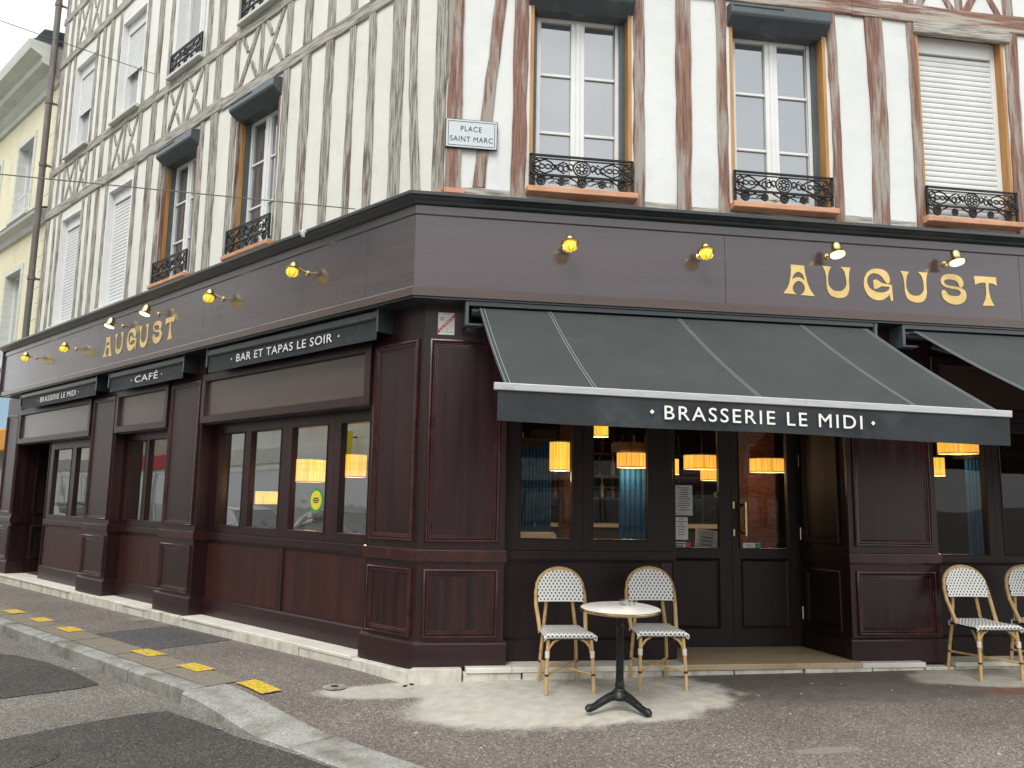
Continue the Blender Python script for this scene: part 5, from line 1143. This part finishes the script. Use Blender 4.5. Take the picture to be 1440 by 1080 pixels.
for h in wins:
    b = MB(); b.frame(h[0]-.10, h[1]+.10, h[2]-.02, h[3]+.10, [(0, YD+.02), (0, YD-.03), (.106, YD-.03), (.106, YD+.26)]); w_ = b.build('window', 'pale_stone', yh)
    f = MB(); f.frame(h[0], h[1], h[2], h[3], [(0, YD+.2), (0, YD+.15), (.07, YD+.15), (.07, YD+.2)]); f.box((h[0]+h[1])/2-.05, (h[0]+h[1])/2+.05, YD+.15, YD+.2, h[2]+.07, h[3]-.07); f.build('casement_frame', 'white_pvc', w_)
    MB().box(h[0]+.05, h[1]-.05, YD+.18, YD+.185, h[2]+.05, h[3]-.05).build('pane', 'pane_curtain', w_)
    g = MB(); g.tube([(h[0], YD-.05, h[2]+.35), (h[1], YD-.05, h[2]+.35)], .012, 6)
    for q in range(9): xq = h[0]+(h[1]-h[0])*q/8; g.tube([(xq, YD-.05, h[2]), (xq, YD-.05, h[2]+.35)], .007, 5)
    g.build('guard_rail', 'white_pvc', w_); MB().box(h[0]-.14, h[1]+.14, YD-.1, YD+.05, h[2]-.1, h[2]-.02).build('window_sill', 'pale_stone', w_)
MB().box(YX0, YX1, YD-.02, YD+.3, 2.72, 3.44).build('shop_fascia', 'sky_blue_sign', yh)
MB().box(YX0, -12.3, YD-.30, YD-.02, 2.28, 2.70).build('shop_awning', 'orange_awning', yh, False, .02)
MB().box(YX0, YX1, YD, YD+.3, .55, .9).build('shop_stallriser', 'pale_stone', yh); MB().box(YX0, YX1, YD-.03, YD+.3, -.15, .55).build('shop_plinth', 'pale_stone', yh)
for x in (-12.3, -13.9, -15.6, -17.4, -19.2, -21, -23, -25): MB().box(x-.14, x+.14, YD-.03, YD+.3, .9, 2.7).build('shop_pier', 'pale_stone', yh)
MB().box(YX0, YX1, YD+.2, YD+.21, .9, 2.7).build('shop_pane', 'pane_curtain', yh)

# ================================================================== the far side of the street and of the square (caught in the glass)
def row_house(M, x0, x1, hgt, mat, label, shop, sign, floors=3, depth=8):
    t = thing('town_house', label, 'house', M, 'houses across the way')
    MB().box(x0, x1, 0, depth, -.2, hgt).build('wall', mat, t)
    MB().sweep([(-.4, hgt), (-.4, hgt+.1), (2.5, hgt+2.4), (depth, hgt+1), (depth, hgt)], x0, x1).build('roof', 'slate_roof', t)
    MB().sweep([(0, hgt-.3), (-.25, hgt-.05), (-.3, hgt-.002), (0, hgt-.002)], x0, x1).build('cornice', 'pale_stone', t)
    n = max(2, int((x1-x0)/2.2)); p = (x1-x0)/n
    me = None
    for fl_ in range(1, floors):
        for k in range(n):
            cx = x0+p*(k+.5); z0 = .9+3.1*fl_
            b = MB(); b.frame(cx-.55, cx+.55, z0, z0+1.9, [(0, 0), (0, -.05), (.12, -.05), (.12, -.01)]); w_ = b.build('window', 'white_pvc', t); MB().box(cx-.45, cx+.45, -.012, -.004, z0+.1, z0+1.8).build('pane', 'pane_sky', w_)
    MB().box(x0+.2, x1-.2, -.06, 0, 2.75, 3.35).build('shop_sign', sign, t)
    m_ = max(2, int((x1-x0)/2.6)); q = (x1-x0-.4)/m_
    for k in range(m_):
        a = x0+.2+q*k; b = MB(); b.frame(a+.12, a+q-.12, .3, 2.6, [(0, 0), (0, -.06), (.1, -.06), (.1, -.02)]); w_ = b.build('shop_window', shop, t); MB().box(a+.22, a+q-.22, -.02, -.01, .4, 2.5).build('pane', 'pane_curtain', w_)
MO = Matrix((UL, NL, Vector((0, 0, 1)))).transposed().to_4x4() ; MO.translation = NL*10.2 + Vector((0, 0, -.1))
for a, c, h, mt, sg, lb in ((-2, 6, 9.5, 'cream_wall', 'slate_paint', 'cream house across the left street beside the camera'), (6.02, 14, 10.5, 'white_wall', 'white_wall', 'white house across the left street mirrored in the corner windows'), (14.02, 20, 9, 'cream_wall', 'white_wall', 'cream house across the left street with a yellow hanging sign'), (20.02, 28, 11, 'white_wall', 'pale_stone', 'white house across the left street with grey shop sign'), (28.02, 36, 10, 'tan_wall', 'red_awning', 'tan house farther up across the left street'), (36.02, 48, 10, 'cream_wall', 'slate_paint', 'cream house at the far end across the left street')):
    row_house(MO, a, c, h, mt, lb, 'white_pvc' if mt == 'white_wall' else 'pale_stone', sg)
struct(MB().plan([(p.x, p.y) for p in (SN(-3, 7.9), SN(60, 7.9), SN(60, 10.3), SN(-3, 10.3))], -.3, -.02).build('far_pavement', 'pavement_asphalt'))
MSQ = Matrix.Rotation(math.pi, 4, 'Z'); MSQ.translation = (0, -48, -.3)
for k, (a, c, h, mt) in enumerate(((-30, -18, 11, 'tan_wall'), (-17.98, -6, 12.5, 'cream_wall'), (-5.98, 4, 10.5, 'tan_wall'), (4.02, 16, 12, 'white_wall'), (16.02, 30, 11, 'tan_wall'))):
    row_house(MSQ, a, c, h, mt, ('tan house at the right end across the square', 'cream house across the square, second from the right end', 'tan house in the middle across the square', 'white house across the square', 'tan house at the left end across the square')[k], 'wood_h', 'slate_paint')
yb = thing('hanging_sign', 'yellow hanging sign on the cream house across the left street', 'sign', MO @ T(16.2, 0, 2.5))
MB().box(-.06, .06, -.95, -.15, 0, 1.2).build('panel', 'yellow_print', yb, False, .02); MB().tube([(0, 0, 1.0), (0, -.5, 1.0)], .02, 6).build('bracket', 'black_iron', yb)
# parked cars on the far side of the street
def car(s, paint, label):
    M = Matrix((UL, NL, Vector((0, 0, 1)))).transposed().to_4x4(); P = SN(s, 6.9); M.translation = Vector((P.x, P.y, gz(P.x, P.y)-.12))
    t = thing('parked_car', label, 'car', M, 'cars parked across the left street')
    def loft(sec):                                     # (x, halfwidth, z0, z1) stations
        b = MB()
        for x, hw, z0, z1 in sec: b.v += [(x, -hw, z0), (x, -hw*1.02, (z0+z1)/2), (x, -hw*.93, z1), (x, hw*.93, z1), (x, hw*1.02, (z0+z1)/2), (x, hw, z0)]
        for i in range(len(sec)-1):
            for k in range(6): b.f.append([i*6+k, i*6+(k+1) % 6, i*6+6+(k+1) % 6, i*6+6+k])
        b.f += [[5, 4, 3, 2, 1, 0], [(len(sec)-1)*6+k for k in range(6)]]; return b
    loft([(-2.05, .70, .35, .62), (-1.98, .80, .25, .78), (-1.4, .85, .2, .86), (-.75, .86, .2, .92), (.6, .86, .2, .95), (1.5, .85, .2, .95), (1.95, .8, .28, .9), (2.03, .74, .38, .75)]).build('body', paint, t, True, .04, 2)
    loft([(-.95, .74, .88, .93), (-.25, .66, .9, 1.38), (.3, .64, .9, 1.46), (1.1, .63, .9, 1.42), (1.75, .72, .9, .97)]).build('greenhouse', 'pane_sky', t, True, .02, 2)
    loft([(-.2, .60, 1.37, 1.42), (.3, .61, 1.42, 1.49), (1.1, .59, 1.38, 1.45), (1.2, .56, 1.35, 1.41)]).build('roof', paint, t, True, .015)
    for sx in (-1.3, 1.28):
        for sy in (-1, 1):
            w_ = MB().lathe([(.2, -.1), (.29, -.1), (.315, -.07), (.315, .07), (.29, .1), (.2, .1)], 22, (sx, sy*.78, .315), Matrix.Rotation(R(90), 4, 'X')).build('wheel', 'rubber', t, True)
            MB().lathe([(0, -.085), (.2, -.085), (.2, .085), (0, .085)], 16, (sx, sy*.78, .315), Matrix.Rotation(R(90), 4, 'X')).build('rim', 'chrome', w_, True)
    for sy in (-1, 1):
        MB().box(-2.06, -1.96, sy*.62-.16, sy*.62+.16, .58, .70).build('headlight', 'headlamp', t, False, .02); MB().box(1.94, 2.04, sy*.66-.1, sy*.66+.1, .62, .86).build('tail_light', 'tail_red', t, False, .02)
        MB().box(-.62, -.5, sy*.84-.0, sy*.84+sy*.16, .92, 1.02).build('door_mirror', paint, t, False, .02)
car(11.6, 'silver_car', 'silver parked car across the street mirrored in the corner window'); car(16.6, 'white_car', 'white parked car across the left street, middle of three'); car(30.5, 'dark_car', 'dark parked car farthest up across the left street')

# ------------------------------------------------------------------ overhead wires
def wire(pa, d, pb, label):
    x, z = bp(*pa, 'L', d); P = ML @ Vector((x, d, z)); v = ray(*pb); n = 10.15; t_ = (n-CAM.dot(NL))/v.dot(NL); Q_ = CAM+v*t_
    o = MB().tube([P.lerp(Q_, k/16) for k in range(17)], .006, 5).build('overhead_wire', 'wire'); tag(o, label, 'wire', 'wires across the street')
wire((217, 104), WD-.03, (-2600, -870), 'thin wire from the upper left wall out across the sky')
wire((500, 294), WD-.03, (-2600, -10), 'thin wire low across the left face just above the cornice')
